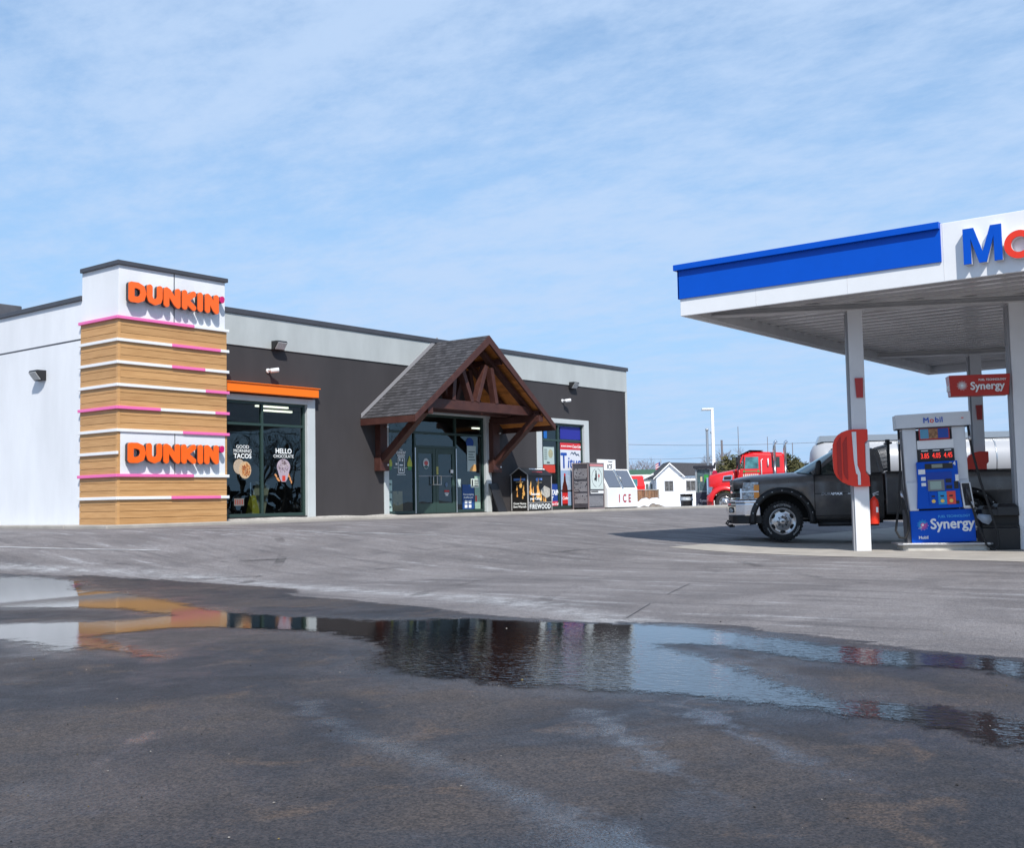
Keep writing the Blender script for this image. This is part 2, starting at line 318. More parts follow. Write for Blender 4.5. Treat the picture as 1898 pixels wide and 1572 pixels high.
def asphalt():
    m, t, n = nodes('asphalt'); p = t.nodes['Principled BSDF']; co = n('ShaderNodeTexCoord').outputs['Object']
    def ns(sc, de=5, ro=.6, src=co, dist=0.): return n('ShaderNodeTexNoise', {0: src, 'Scale': sc, 'Detail': de, 'Roughness': ro, 'Distortion': dist}).outputs[0]
    def mr(v, a, b, c, d, sm_=True): return n('ShaderNodeMapRange', {0: v, 1: a, 2: b, 3: c, 4: d}, interpolation_type='SMOOTHSTEP' if sm_ else 'LINEAR').outputs[0]
    def ma(op, a, b): return n('ShaderNodeMath', {0: a, 1: b}, operation=op).outputs[0]
    def mix(f, a, b): return n('ShaderNodeMix', {0: f, 6: a, 7: b}, data_type='RGBA').outputs[2]
    at = lambda k: n('ShaderNodeAttribute', attribute_name=k).outputs['Fac']
    cell = n('ShaderNodeSeparateColor', {0: n('ShaderNodeTexVoronoi', {0: co, 'Scale': 105.}).outputs['Color']}).outputs[0]; cell2 = n('ShaderNodeSeparateColor', {0: n('ShaderNodeTexVoronoi', {0: co, 'Scale': 27.}).outputs['Color']}).outputs[0]
    agg = ma('ADD', ma('MULTIPLY', cell, .50), ma('ADD', ma('MULTIPLY', cell2, .10), ma('MULTIPLY', ns(30, 6, .75), .40))); stones = n('ShaderNodeTexVoronoi', {0: co, 'Scale': 70.}).outputs['Distance']; big = ns(.55, 7, .62, dist=.6); mid = ns(3.2, 6, .65)
    st = n('ShaderNodeMapping', {0: co, 'Rotation': (0, 0, R_(52)), 'Scale': (1.7, .26, 1)}).outputs[0]; streak = ns(1.6, 7, .66, st)
    dry = mix(mr(big, .35, .65, 0, 1), (.128, .120, .123, 1), (.205, .193, .194, 1))
    dry = mix(mr(mid, .3, .7, 0, .45), dry, (.160, .142, .136, 1))
    dry = mix(mr(ma('ADD', ma('MULTIPLY', streak, .75), ma('MULTIPLY', mid, .25)), .53, .66, 0, .75), dry, (.33, .33, .34, 1))
    dry = mix(mr(streak, .47, .34, 0, .5), dry, (.062, .058, .062, 1))
    salt = ma('MULTIPLY', mr(ma('SUBTRACT', at('salt'), ma('MULTIPLY', ma('SUBTRACT', streak, .5), 1.6)), -.35, .35, 0, 1), mr(mid, .4, .6, .15, .75))
    dry = mix(salt, dry, (.40, .41, .42, 1))
    wet = mix(mr(big, .38, .62, 0, 1), (.021, .0195, .022, 1), (.052, .042, .037, 1))
    wet = mix(mr(ns(1.7, 6, .7, dist=.8), .54, .70, 0, .7), wet, (.080, .055, .038, 1))
    wet = mix(mr(mid, .56, .70, 0, .6), wet, (.040, .038, .044, 1))
    wf = mr(ma('ADD', at('damp'), ma('ADD', ma('MULTIPLY', ma('SUBTRACT', ns(9., 7, .75), .5), .5), ma('ADD', ma('MULTIPLY', ma('SUBTRACT', streak, .5), 1.0), ma('MULTIPLY', ma('SUBTRACT', big, .5), .6)))), -.03, .04, 0, 1)
    col = mix(wf, dry, wet); col = n('ShaderNodeMix', {0: 1., 6: col, 7: mix(mr(agg, .25, .75, 0, 1, False), mix(wf, (.62, .62, .63, 1), (.42, .42, .44, 1)), mix(wf, (1.40, 1.38, 1.36, 1), (1.65, 1.60, 1.56, 1)))}, data_type='RGBA', blend_type='MULTIPLY').outputs[2]
    fl = mr(ma('ADD', at('film'), ma('MULTIPLY', ma('SUBTRACT', ns(4.5, 8, .78, dist=.4), .5), 1.0)), -.08, .22, 0, .95)
    halo = mr(ma('ADD', at('pud'), ma('MULTIPLY', ma('SUBTRACT', mid, .5), .5)), -.55, .0, 0, .6)
    far = ma('SUBTRACT', mr(ns(2.3, 5, .6, dist=.5), .40, .66, .58, .74), mr(ns(.7, 5, .6, dist=.8), .50, .66, 0, .20))
    rw = ma('SUBTRACT', far, ma('MULTIPLY', ma('MAXIMUM', fl, halo), .50))
    rough = n('ShaderNodeMix', {0: wf, 2: .88, 3: rw}).outputs[0]
    t.links.new(col, p.inputs['Base Color']); t.links.new(rough, p.inputs['Roughness'])
    h = ma('ADD', ma('MULTIPLY', cell, .5), ma('MULTIPLY', stones, .8))
    b = n('ShaderNodeBump', {'Strength': ma('SUBTRACT', .55, ma('MULTIPLY', ma('MULTIPLY', wf, fl), .40)), 'Distance': .012, 'Height': h}).outputs[0]; t.links.new(b, p.inputs['Normal'])
    return m
def water():
    m, t, n = nodes('puddle_water'); p = t.nodes['Principled BSDF']; out = t.nodes['Material Output']; co = n('ShaderNodeTexCoord').outputs['Object']
    e = n('ShaderNodeAttribute', attribute_name='pud').outputs['Fac']; m1 = n('ShaderNodeTexNoise', {0: co, 'Scale': 5., 'Detail': 8., 'Roughness': .72}).outputs[0]; m2 = n('ShaderNodeTexNoise', {0: co, 'Scale': 95., 'Detail': 3.}).outputs[0]
    s = n('ShaderNodeMath', {0: m1, 1: -.5}, operation='ADD').outputs[0]; s = n('ShaderNodeMath', {0: s, 1: .75}, operation='MULTIPLY').outputs[0]
    s2 = n('ShaderNodeMath', {0: m2, 1: -.5}, operation='ADD').outputs[0]; s2 = n('ShaderNodeMath', {0: s2, 1: .40}, operation='MULTIPLY').outputs[0]
    s = n('ShaderNodeMath', {0: s, 1: s2}, operation='ADD').outputs[0]; s = n('ShaderNodeMath', {0: s, 1: e}, operation='ADD').outputs[0]
    f = n('ShaderNodeMapRange', {0: s, 1: -.06, 2: .12}, interpolation_type='SMOOTHSTEP').outputs[0]
    p.inputs['Base Color'].default_value = (.005, .004, .004, 1); p.inputs['IOR'].default_value = 1.36; p.inputs['Specular IOR Level'].default_value = .55
    big = n('ShaderNodeTexNoise', {0: co, 'Scale': .45, 'Detail': 3.}).outputs[0]
    t.links.new(n('ShaderNodeMapRange', {0: big, 1: .35, 2: .7, 3: .015, 4: .07}).outputs[0], p.inputs['Roughness'])
    mp = n('ShaderNodeMapping', {0: co, 'Rotation': (0, 0, R_(52)), 'Scale': (2.4, 1., 1)}).outputs[0]
    r1 = n('ShaderNodeTexNoise', {0: mp, 'Scale': 9., 'Detail': 3.}).outputs[0]
    dd = n('ShaderNodeVectorMath', {0: co, 1: (.787, .617, 0)}, operation='DOT_PRODUCT').outputs['Value']; amp = n('ShaderNodeMapRange', {0: dd, 1: 10.6, 2: 8.2, 3: .05, 4: .46}).outputs[0]
    b = n('ShaderNodeBump', {'Strength': amp, 'Distance': .008, 'Height': r1}).outputs[0]; t.links.new(b, p.inputs['Normal'])
    tr = n('ShaderNodeBsdfTransparent'); mx = n('ShaderNodeMixShader', {0: f, 1: tr.outputs[0], 2: p.outputs[0]}); t.links.new(mx.outputs[0], out.inputs[0]); return m
salt_line = -np.abs(sdf([(x, y) for x, y in SALT]+[(x-.05, y-.02) for x, y in SALT[::-1]], GX, GY))
g0 = grid_mesh('ground', None, 0, {'pud': pud, 'damp': damp, 'film': film, 'salt': np.maximum(-1, salt_line+.18)}, asphalt()); tag(g0, kind='structure')
pw = grid_mesh('puddle_water', pud > -.30, .004, {'pud': pud}, water()); tag(pw, kind='structure')
def conform(name, x0, x1, y0, y1, st, dz, mat, edge=None):
    g = G(); nx = int((x1-x0)/st)+1; ny = int((y1-y0)/st)+1; V = {}
    for i in range(nx+1):
        for j in range(ny+1):
            x = x0+(x1-x0)*i/nx; y = y0+(y1-y0)*j/ny
            if edge: x = edge(x, y, i/nx)
            V[i, j] = g.b.verts.new((x, y, gz(x, y)+dz))
    for i in range(nx):
        for j in range(ny): g.b.faces.new((V[i, j], V[i+1, j], V[i+1, j+1], V[i, j+1])).smooth = True
    o = g.build(name, mat, loc=(0, 0, 0)); return tag(o, kind='structure')
def pad_edge(x, y, u):
    e = 18.05+max(0, (y-4.4))*.20+.05*math.sin(y*3)+.03*math.sin(y*11); return e+(x-17)*(34-e)/17
conform('concrete_pad', 17, 34, -14, 11.3, .5, .006, concrete, pad_edge)
paint = M('line_paint', (.50, .50, .50), .8, col2=(.22, .22, .23), vs=5)
def strip(name, p, q, w, mat, dz=.006):
    p, q = Vector(p), Vector(q); d = (q-p); nn = max(2, int(d.length/.25)); a = Vector((-d.y, d.x)).normalized()*w/2; g = G(); pr = None
    for i in range(nn+1):
        c = p+d*i/nn; c = c+a*.25*noise.noise((c.x*2, c.y*2, 0)); k = .7+.6*abs(noise.noise((c.x*5, c.y*5, 3)))
        r = [g.b.verts.new((*(c+a*k), gz(*(c+a*k))+dz)), g.b.verts.new((*(c-a*k), gz(*(c-a*k))+dz))]
        if pr: g.b.faces.new((pr[0], pr[1], r[1], r[0]))
        pr = r
    return tag(g.build(name, mat, loc=(0, 0, 0)), kind='structure')
strip('parking_line', (9.3, 19.5), (11.86, 17.27), .11, paint); strip('parking_line', (13.6, 20.3), (15.28, 18.32), .10, paint); strip('parking_line', (15.6, 18.0), (17.24, 15.5), .10, paint)
tar = M('crack_tar', (.03, .03, .03), .7)
strip('pavement_crack', (9.17, 5.82), (10.54, 6.38), .010, tar); strip('pavement_crack', (11.62, 6.8), (13.27, 7.4), .010, tar)
def skid_mat():
    m, t, n = nodes('tyre_mark'); p = t.nodes['Principled BSDF']; p.inputs['Base Color'].default_value = (.05, .047, .048, 1); p.inputs['Roughness'].default_value = .8; co = n('ShaderNodeTexCoord').outputs['Object']
    a = n('ShaderNodeTexNoise', {0: co, 'Scale': .9, 'Detail': 8., 'Roughness': .75}).outputs[0]; f = n('ShaderNodeMapRange', {0: a, 1: .50, 2: .72, 3: 0., 4: .55}).outputs[0]
    mx = n('ShaderNodeMixShader', {0: f, 1: n('ShaderNodeBsdfTransparent').outputs[0], 2: p.outputs[0]}); t.links.new(mx.outputs[0], t.nodes['Material Output'].inputs[0]); return m
skid = skid_mat()
def arc(name, c, r, a0, a1, w):
    g = G(); n = 40; pr = None
    for i in range(n+1):
        a = R_(a0+(a1-a0)*i/n); q = []
        for rr in (r-w/2, r+w/2):
            x, y = c[0]+rr*math.cos(a), c[1]+rr*math.sin(a); q.append(g.b.verts.new((x, y, gz(x, y)+.005)))
        if pr: g.b.faces.new((pr[0], pr[1], q[1], q[0]))
        pr = q
    tag(g.build(name, skid, loc=(0, 0, 0)), kind='structure')
# ARCS
for c_, r_, a0_, a1_ in (((16, -2), 11.2, 100, 150), ((16, -2), 12.9, 98, 148), ((20, 30), 16.5, 215, 262), ((20, 30), 18.2, 216, 265), ((4, 24), 12.5, 292, 336), ((30, -6), 19.5, 118, 150)): arc('tyre_mark', c_, r_, a0_, a1_, .17)
pb_ = G(); rp_ = random.Random(17)
for k in range(260):
    a = R_(rp_.uniform(6, 70)); d_ = rp_.uniform(2.8, 13) ; x, y = d_*math.cos(a), d_*math.sin(a); s = rp_.uniform(.002, .006)*(1.8 if rp_.random() < .06 else 1); pb_.mi = 0 if rp_.random() < .45 else 1 if rp_.random() < .8 else 2; z = gz(x, y)+s*.4; an = rp_.uniform(0, 3)
    c, q = math.cos(an)*s, math.sin(an)*s
    T_ = (x, y, z+s*.7); B_ = (x, y, z-s*.6); R4 = [(x+c*1.3, y+q*1.3, z), (x-q, y+c, z+s*.1), (x-c*1.1, y-q*1.1, z), (x+q, y-c, z-.1*s)]
    for i in range(4): pb_.face([R4[i], R4[(i+1) % 4], T_]); pb_.face([R4[(i+1) % 4], R4[i], B_])
tag(pb_.build('loose_grit', [M('grit_pale', (.24, .22, .20), .8), M('grit_dark', (.02, .019, .018), .8), M('grit_leaf', (.16, .12, .04), .8)], loc=(0, 0, 0)), kind='stuff')
# concrete walk round the shop, with its kerb face
g = G(); g.b.verts.new
n = 60
for x0, x1, y0, y1 in ((13.72, 46.0, 21.95, 23.68), (13.72, 14.16, 23.68, 50.0)): g.box(x0, x1, y0, y1, -.3, .78)
sw = g.build('sidewalk', concrete, bevel=.03); tag(sw, kind='structure')
# snow and grit along the foot of the shop walls
g = G()
def ridge(g, p, q, w, h, st=.25, seed=0, z=None, sharp=1.):
    p, q = Vector(p), Vector(q); d = q-p; nn = max(2, int(d.length/st)); a = Vector((-d.y, d.x)).normalized(); rows = []
    for i in range(nn+1):
        c = p+d*i/nn; e = min(1, i/3, (nn-i)/3); rows.append([])
        for k in range(9):
            u = k/8*2-1; P = c+a*u*w*(.8+.4*noise.noise((c.x*.7, c.y*.7, seed))); hh = max(0, (1-u*u))**sharp*h*e*(.65+.9*noise.noise((P.x*.9+seed, P.y*.9, 1.3))+.25*noise.noise((P.x*3.1, P.y*3.1, seed)))
            rows[-1].append(g.b.verts.new((P.x, P.y, (z if z is not None else gz(P.x, P.y))+max(-.02, hh)-.02*(abs(u) == 1))))
    for i in range(nn):
        for k in range(8): g.b.faces.new((rows[i][k], rows[i+1][k], rows[i+1][k+1], rows[i][k+1])).smooth = True
ridge(g, (17.4, 23.2), (24, 23.2), .35, .05, .1, 2, .78)
tag(g.build('grit', M('grit', (.42, .40, .37), .95, var=.4, vs=14, bump=.8, bs=40), loc=(0, 0, 0)), kind='stuff')
# ---------------------------------------------------------------- the shop
FY = 23.675; FL = .78
shop = thing('store_building', 'single-storey shop with charcoal and grey stucco front, timber entrance gable and wood-clad corner tower', 'store building', (14.15, FY, FL))
W1 = (17.35, 20.98, FL+.06, 3.93); WE = (24.2, 28.82, FL+.02, 3.93); W2 = (31.98, 34.66, FL+.06, 3.93)
g = G(); g.wallgrid(14.15, 37.62, FL-.1, 5.377, FY, [W1, WE, W2]); g.build('front_wall', darkst, shop, fix=False)
g = G(); g.box(17.0, 37.72, FY-.03, FY+.3, 5.377, 6.21); g.build('parapet_band', greyst, shop, bevel=.006)
g = G(); g.box(17.0, 37.80, FY-.07, FY+.45, 6.21, 6.35); g.build('coping', coping, shop, bevel=.01)
g = G(); g.box(37.62, 37.74, FY-.028, FY+12, FL-.1, 5.374); g.build('end_trim', trimg, shop, bevel=.006)
g = G(); g.box(14.15, 14.45, FY+.003, 50, FL-.1, 5.06); g.box(14.15, 14.45, FY+.003, 50, 5.10, 5.99); g.box(14.165, 14.40, FY+.003, 50, 5.06, 5.10); g.build('side_wall', stucco, shop, bevel=.004)
g = G(); g.box(14.155, 14.2, FY+.01, 50, 5.062, 5.098); g.build('wall_joint', coping, shop)
g = G(); g.box(14.09, 14.55, FY+.003, 50, 5.99, 6.10); g.build('coping', coping, shop, bevel=.01)
g = G(); g.box(14.46, 37.6, FY+.46, 50, 5.55, 5.8); g.box(14.46, 37.6, 49.7, 50, FL, 5.55); g.build('flat_roof', M('roof_membrane', (.3, .3, .3), .8), shop)
hv = G(); hv.box(14.9, 17.2, 32.1, 34.6, 5.8, 7.28); solo(hv, 'rooftop_unit', M('unit_grey', (.10, .10, .11), .5, metal=.3, var=.2), 'dark grey rooftop air unit above the white side wall', 'air unit', bevel=.03)
# interior seen through the glass
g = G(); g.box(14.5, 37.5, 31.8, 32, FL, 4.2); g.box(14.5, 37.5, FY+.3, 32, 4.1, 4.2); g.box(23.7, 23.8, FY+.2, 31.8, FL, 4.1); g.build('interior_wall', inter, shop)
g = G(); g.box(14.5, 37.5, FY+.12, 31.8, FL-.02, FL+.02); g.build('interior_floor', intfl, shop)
for (x, y) in ((21.6, 25.9), (22.7, 27.0), (20.4, 28.9), (25.2, 26.0), (26.2, 28.2), (28.3, 26.6), (28.7, 29.4), (33.0, 26.5), (34.5, 28.5)):
    g = G(); g.box(x-.6, x+.6, y-.04, y+.04, 4.03, 4.08); g.build('tube_light', lamp_on, shop)
for (x0, x1, y, h) in ((17.6, 19.0, 27.0, 1.1), (19.4, 21.6, 28.6, 1.4), (24.4, 25.5, 26.6, 1.6), (26.6, 28.4, 28.0, 1.7), (32.3, 34.5, 26.0, 1.5)):
    g = G()
    for k in range(4): g.box(x0, x1, y, y+.4, FL+.05+k*h/4, FL+.09+k*h/4)
    g.box(x0, x1, y+.4, y+.43, FL, FL+h); g.box(x0-.02, x0, y, y+.42, FL, FL+h); g.box(x1, x1+.02, y, y+.42, FL, FL+h)
    g.build('display_shelf', M('shelf_metal', (.22, .21, .2), .5), shop)
    g = G(); rr = random.Random(int(x0*10)); mats = [M('goods_'+c, v, .5) for c, v in (('red', (.35, .04, .03)), ('tan', (.35, .26, .14)), ('blue', (.05, .1, .3)), ('pale', (.45, .45, .42)), ('green', (.06, .22, .1)))]
    for k in range(4):
        x = x0+.05
        while x < x1-.15:
            w = rr.uniform(.08, .2); g.mi = rr.randrange(5); g.box(x, x+w*.9, y+.05, y+.35, FL+.09+k*h/4, FL+.09+k*h/4+rr.uniform(.12, h/4-.07)); x += w
    g.build('shelf_goods', mats, shop)
# windows
def window(x0, x1, z0, z1, vs, tz, name='window', skip=None, doors=None):
    fr = G(); d0, d1 = FY+.07, FY+.17; t = .07
    fr.box(x0, x0+t, d0, d1, z0, z1); fr.box(x1-t, x1, d0, d1, z0, z1); fr.box(x0+t, x1-t, d0, d1, z1-t, z1)
    if not doors: fr.box(x0+t, x1-t, d0, d1, z0, z0+.09)
    else:
        fr.box(x0+t, doors[0], d0, d1, z0, z0+.09); fr.box(doors[1], x1-t, d0, d1, z0, z0+.09); fr.box(doors[0]+.035, doors[1]-.035, d0+.002, d1-.002, 2.852, 2.93)
    for v in vs: fr.box(v-.035, v+.035, d0+.001, d1-.001, z0+(0 if doors else .09), z1-t)
    xs = [x0+t]+[w for v in vs for w in (v-.035, v+.035)]+[x1-t]
    for i in range(0, len(xs), 2): fr.box(xs[i], xs[i+1], d0+.003, d1-.003, tz-.035, tz+.035)
    fo = fr.build(name, frameg, shop, bevel=.006)
    for i in range(0, len(xs), 2):
        for a, b in ((z0+.09, tz-.035), (tz+.035, z1-t)):
            if doors and doors[0] <= xs[i] < doors[1] and a < 2: a = 2.93
            p = G(); p.face([(xs[i], FY+.12, a), (xs[i+1], FY+.12, a), (xs[i+1], FY+.12, b), (xs[i], FY+.12, b)]); p.build('pane', pane, fo, fix=False)
    return fo
window(*W1, [19.476], 3.315); window(*WE, [25.46, 27.40], 3.33, doors=(25.46, 27.40)); window(*W2, [33.11], 3.31)
def trim(W, tl, tr_, tt, z1o):
    x0, x1, z0, z1 = W; g = G(); y0, y1 = FY-.035, FY+.20
    g.box(x0-tl, x0, y0, y1, FL, z1o); g.box(x1, x1+tr_, y0, y1, FL, z1o); g.box(x0, x1, y0, y1, z1, z1o)
    g.build('window_trim', trimg, shop, bevel=.012)
trim(W1, .29, .29, .15, 4.085); trim(WE, .2, .27, .15, 4.078); trim(W2, .30, .30, .17, 4.10)
# doors
for a, b, hx in ((25.50, 26.425, 26.34), (26.435, 27.36, 26.52)):
    g = G(); y0, y1 = FY+.09, FY+.145; g.box(a, a+.13, y0, y1, FL+.02, 2.85); g.box(b-.13, b, y0, y1, FL+.02, 2.85); g.box(a+.13, b-.13, y0, y1, 2.68, 2.85); g.box(a+.13, b-.13, y0, y1, FL+.02, FL+.33)
    d = g.build('door', doorg, shop, bevel=.006)
    g = G(); g.face([(a+.13, FY+.118, FL+.33), (b-.13, FY+.118, FL+.33), (b-.13, FY+.118, 2.68), (a+.13, FY+.118, 2.68)]); g.build('pane', pane, d, fix=False)
    g = G(); g.box(a+.13, b-.13, FY+.09, FY+.11, 1.955, 1.985); g.build('push_bar', M('bar_grey', (.25, .26, .27), .4, metal=.5), d)
    g = G(); c = FY+.03; g.tube([(hx-.09, FY+.09, 1.70), (hx-.09, c, 1.70), (hx+.09, c, 1.70), (hx+.09, c, 1.98), (hx-.09, c, 1.98), (hx-.09, c, 1.70)], .018, 8); g.build('handle', alu, d)
for x in (25.44, 27.38):
    g = G(); g.box(x, x+.04, FY+.055, FY+.069, FL+.02, 2.86); g.build('door_edge_strip', alu, shop)
# orange awning beam over the coffee window
g = G(); g.box(17.05, 21.22, FY-.24, FY-.002, 4.125, 4.36); g.box(17.05, 21.27, FY-.27, FY-.001, 4.362, 4.385); g.build('orange_canopy_beam', orangem, shop, bevel=.004)
# ---- corner tower
TX0, TX1, TY0, TY1 = 14.10, 17.07, 22.15, 23.67
SZ = [5.422, 4.915, 4.409, 3.899, 3.390, 2.881, 2.377, 1.872, 1.366]
g = G(); g.box(TX0+.03, TX1-.03, TY0+.03, TY1, 5.422, 6.62)
g.build('tower_panel', stucco, shop, bevel=.004)
g = G(); g.box(15.575, 15.595, TY0+.022, TY0+.03, 5.46, 6.62); g.box(15.575, 15.595, TY0-.012, TY0+.0, 1.91, 2.85); g.build('panel_joint', coping, shop)
g = G(); g.box(TX0-.03, TX1+.03, TY0-.03, TY1+.01, 6.62, 6.72); g.build('coping', coping, shop, bevel=.01)
g = G(); g.mi = 1; g.box(TX0+.035, TX1-.035, TY0+.035, TY1, FL-.02, 5.42); g.mi = 0
edges = [5.422]+SZ[1:]+[.775]
for i in range(9):
    hi = edges[i]; lo = edges[i+1]; nb = 3 if i < 8 else 4
    if i == 8: hi = 1.366; lo = .775
    for k in range(nb):
        a = lo+(hi-lo)*k/nb+.004; b = lo+(hi-lo)*(k+1)/nb-.004
        g.box(TX0, TX0+.03, TY0+.07, TY1, a, b)
        if not (i in (5, 6)): g.box(TX0+.07, TX1, TY0, TY0+.03, a, b)
        g.box(TX1-.03, TX1, TY0+.035, TY1, a, b)
g.box(TX0-.004, TX0+.066, TY0-.004, TY0+.066, .775, 5.42); g.box(TX1-.05, TX1+.004, TY0-.004, TY0+.03, 1.87, 2.88)
g.build('plank_cladding', [woodp, wooddk], shop, bevel=.003)
g = G(); g.box(TX0+.07, TX1-.055, TY0-.01, TY0+.03, 1.875, 2.878); g.build('lower_white_panel', stucco, shop, bevel=.003)
XE = TX1+.05
pats = {0: [(1, 16.10), (0, XE)], 1: [(0, 15.49), (1, 16.86), (0, XE)], 2: [(0, 15.49), (1, 16.41), (0, XE)], 3: [(0, 16.43), (1, XE)], 4: [(1, 15.18), (0, 16.71), (1, XE)], 5: [(0, 15.79), (1, XE)], 7: [(1, 16.09), (0, XE)], 8: [(0, 15.48), (1, 16.86), (0, XE)]}
for i, z in enumerate(SZ):
    pk = i in (0, 4, 7); e = .012 if pk else 0; h = .034
    g = G(); g.box(TX0-.045-e, TX0, TY0-.045-e, TY1+.02, z-h, z+h); g.build('pink_stripe' if pk else 'white_stripe', pink if pk else white, shop, bevel=.006)
    x = TX0
    for c, xe in pats.get(i, []):
        g = G(); g.box(x+.002, xe-.002, TY0-.045-(.012 if c else 0), TY0-.004, z-h, z+h); g.build('pink_stripe' if c else 'white_stripe', pink if c else white, shop, bevel=.006); x = xe
# ---- rounded block letters
def contour_letter(strokes, r, st=.012):
    def f(x, y):
        d = 9
        for s in strokes:
            for (ax, ay), (bx, by) in zip(s, s[1:]):
                ex, ey = bx-ax, by-ay; t = max(0, min(1, ((x-ax)*ex+(y-ay)*ey)/(ex*ex+ey*ey+1e-9))); d = min(d, math.hypot(x-ax-t*ex, y-ay-t*ey))
        return d-r
    xs = [p[0] for s in strokes for p in s]; ys = [p[1] for s in strokes for p in s]
    x0, x1, y0, y1 = min(xs)-r-.03, max(xs)+r+.03, min(ys)-r-.03, max(ys)+r+.03; nx = int((x1-x0)/st)+1; ny = int((y1-y0)/st)+1
    V = [[f(x0+i*st, y0+j*st) for j in range(ny+1)] for i in range(nx+1)]
    nxt = {}; pos = {}
    def ep(a, b):
        k = (a, b) if a < b else (b, a)
        if k not in pos:
            va, vb = V[k[0][0]][k[0][1]], V[k[1][0]][k[1][1]]; t = va/(va-vb); pos[k] = (x0+(k[0][0]+(k[1][0]-k[0][0])*t)*st, y0+(k[0][1]+(k[1][1]-k[0][1])*t)*st)
        return k
    for i in range(nx):
        for j in range(ny):
            c = [(i, j), (i+1, j), (i+1, j+1), (i, j+1)]; ins = [V[a][b] < 0 for a, b in c]
            if all(ins) or not any(ins): continue
            en = [ep(c[k], c[(k+1) % 4]) for k in range(4) if ins[k] and not ins[(k+1) % 4]]; st_ = [ep(c[k], c[(k+1) % 4]) for k in range(4) if not ins[k] and ins[(k+1) % 4]]
            if len(en) == 1: nxt[en[0]] = st_[0]
            else:
                for k in range(4):
                    if ins[k]: nxt[ep(c[k], c[(k+1) % 4])] = ep(c[k-1], c[k])
    loops = []; seen = set()
    for s in list(nxt):
        if s in seen: continue
        lp = []; k = s
        while k not in seen and k in nxt: seen.add(k); lp.append(pos[k]); k = nxt[k]
        if len(lp) > 5: loops.append(lp)
    loops.sort(key=len, reverse=True); return loops
LET = {'D': [[(.0, .0), (0, 1), (.33, 1), (.56, .86), (.64, .5), (.56, .14), (.33, 0), (0, 0)]], 'U': [[(0, 1), (0, .36), (.06, .12), (.28, 0), (.50, .12), (.56, .36), (.56, 1)]],
       'N': [[(0, 0), (0, 1), (.12, .9), (.50, .12), (.60, 0), (.60, 1)]], 'K': [[(0, 0), (0, 1)], [(.54, 1), (.06, .5), (.54, 0)]], 'I': [[(0, 0), (0, 1)]], "'": [[(0, 1.0), (-.01, .80)]]}
def block_letters(name, label, xs, zb, zt, yf):
    root = thing(name, label, 'sign', (14.15, yf, zb))
    for ch, (a, b) in zip("DUNKIN'", xs):
        rad = .215; S_ = LET[ch]; w = max(p[0] for s in S_ for p in s); H = zt-zb; sc = H/(1+2*rad)
        sxx = ((b-a)-2*rad*sc)/w if w > .05 else sc
        st = [[(x*sxx/sc, y) for x, y in s] for s in S_]
        if ch == "'": loops = contour_letter([[(.0, 1.0), (-.02, .86)]], .19)
        else: loops = contour_letter(st, rad)
        if w < .05: a = (a+b)/2-rad*sc
        g = G(); off = (a+rad*sc, zb+rad*sc); P = [[(off[0]+x*sc, off[1]+y*sc) for x, y in lp] for lp in loops]
        for d0, d1, mi, grow in ((yf, yf+.03, 0, 0), (yf+.03, yf+.125, 1, 0)):
            for lp in P:
                n_ = len(lp); A = [g.b.verts.new((x, d0, z)) for x, z in lp]; B = [g.b.verts.new((x, d1, z)) for x, z in lp]
                for k in range(n_):
                    f = g.b.faces.new((A[k], A[(k+1) % n_], B[(k+1) % n_], B[k])); f.material_index = mi; f.smooth = True
        flat = [p for lp in P for p in lp]; tr = geometry.tessellate_polygon([[Vector((x, z, 0)) for x, z in lp] for lp in P])
        for dd, mi in ((yf, 0), (yf+.125, 1)):
            V = [g.b.verts.new((x, dd, z)) for x, z in flat]
            for t in tr: g.b.faces.new([V[i] for i in t]).material_index = mi
        bmesh.ops.remove_doubles(g.b, verts=g.b.verts[:], dist=.0002)
        g.build('letter', [magenta if ch == "'" else orange, lettside], root)
    return root
RADL = .0
block_letters('letter_sign', 'thick rounded orange letters on the white panel at the top of the wood tower', [(14.265, 14.71), (14.735, 15.14), (15.18, 15.625), (15.675, 16.06), (16.09, 16.275), (16.32, 16.715), (16.75, 16.89)], 5.77, 6.235, 21.98)
block_letters('letter_sign', 'thick rounded orange letters on the small white panel halfway down the wood tower', [(14.25, 14.70), (14.72, 15.125), (15.17, 15.61), (15.65, 16.05), (16.08, 16.265), (16.29, 16.695), (16.72, 16.87)], 2.145, 2.60, 21.96)
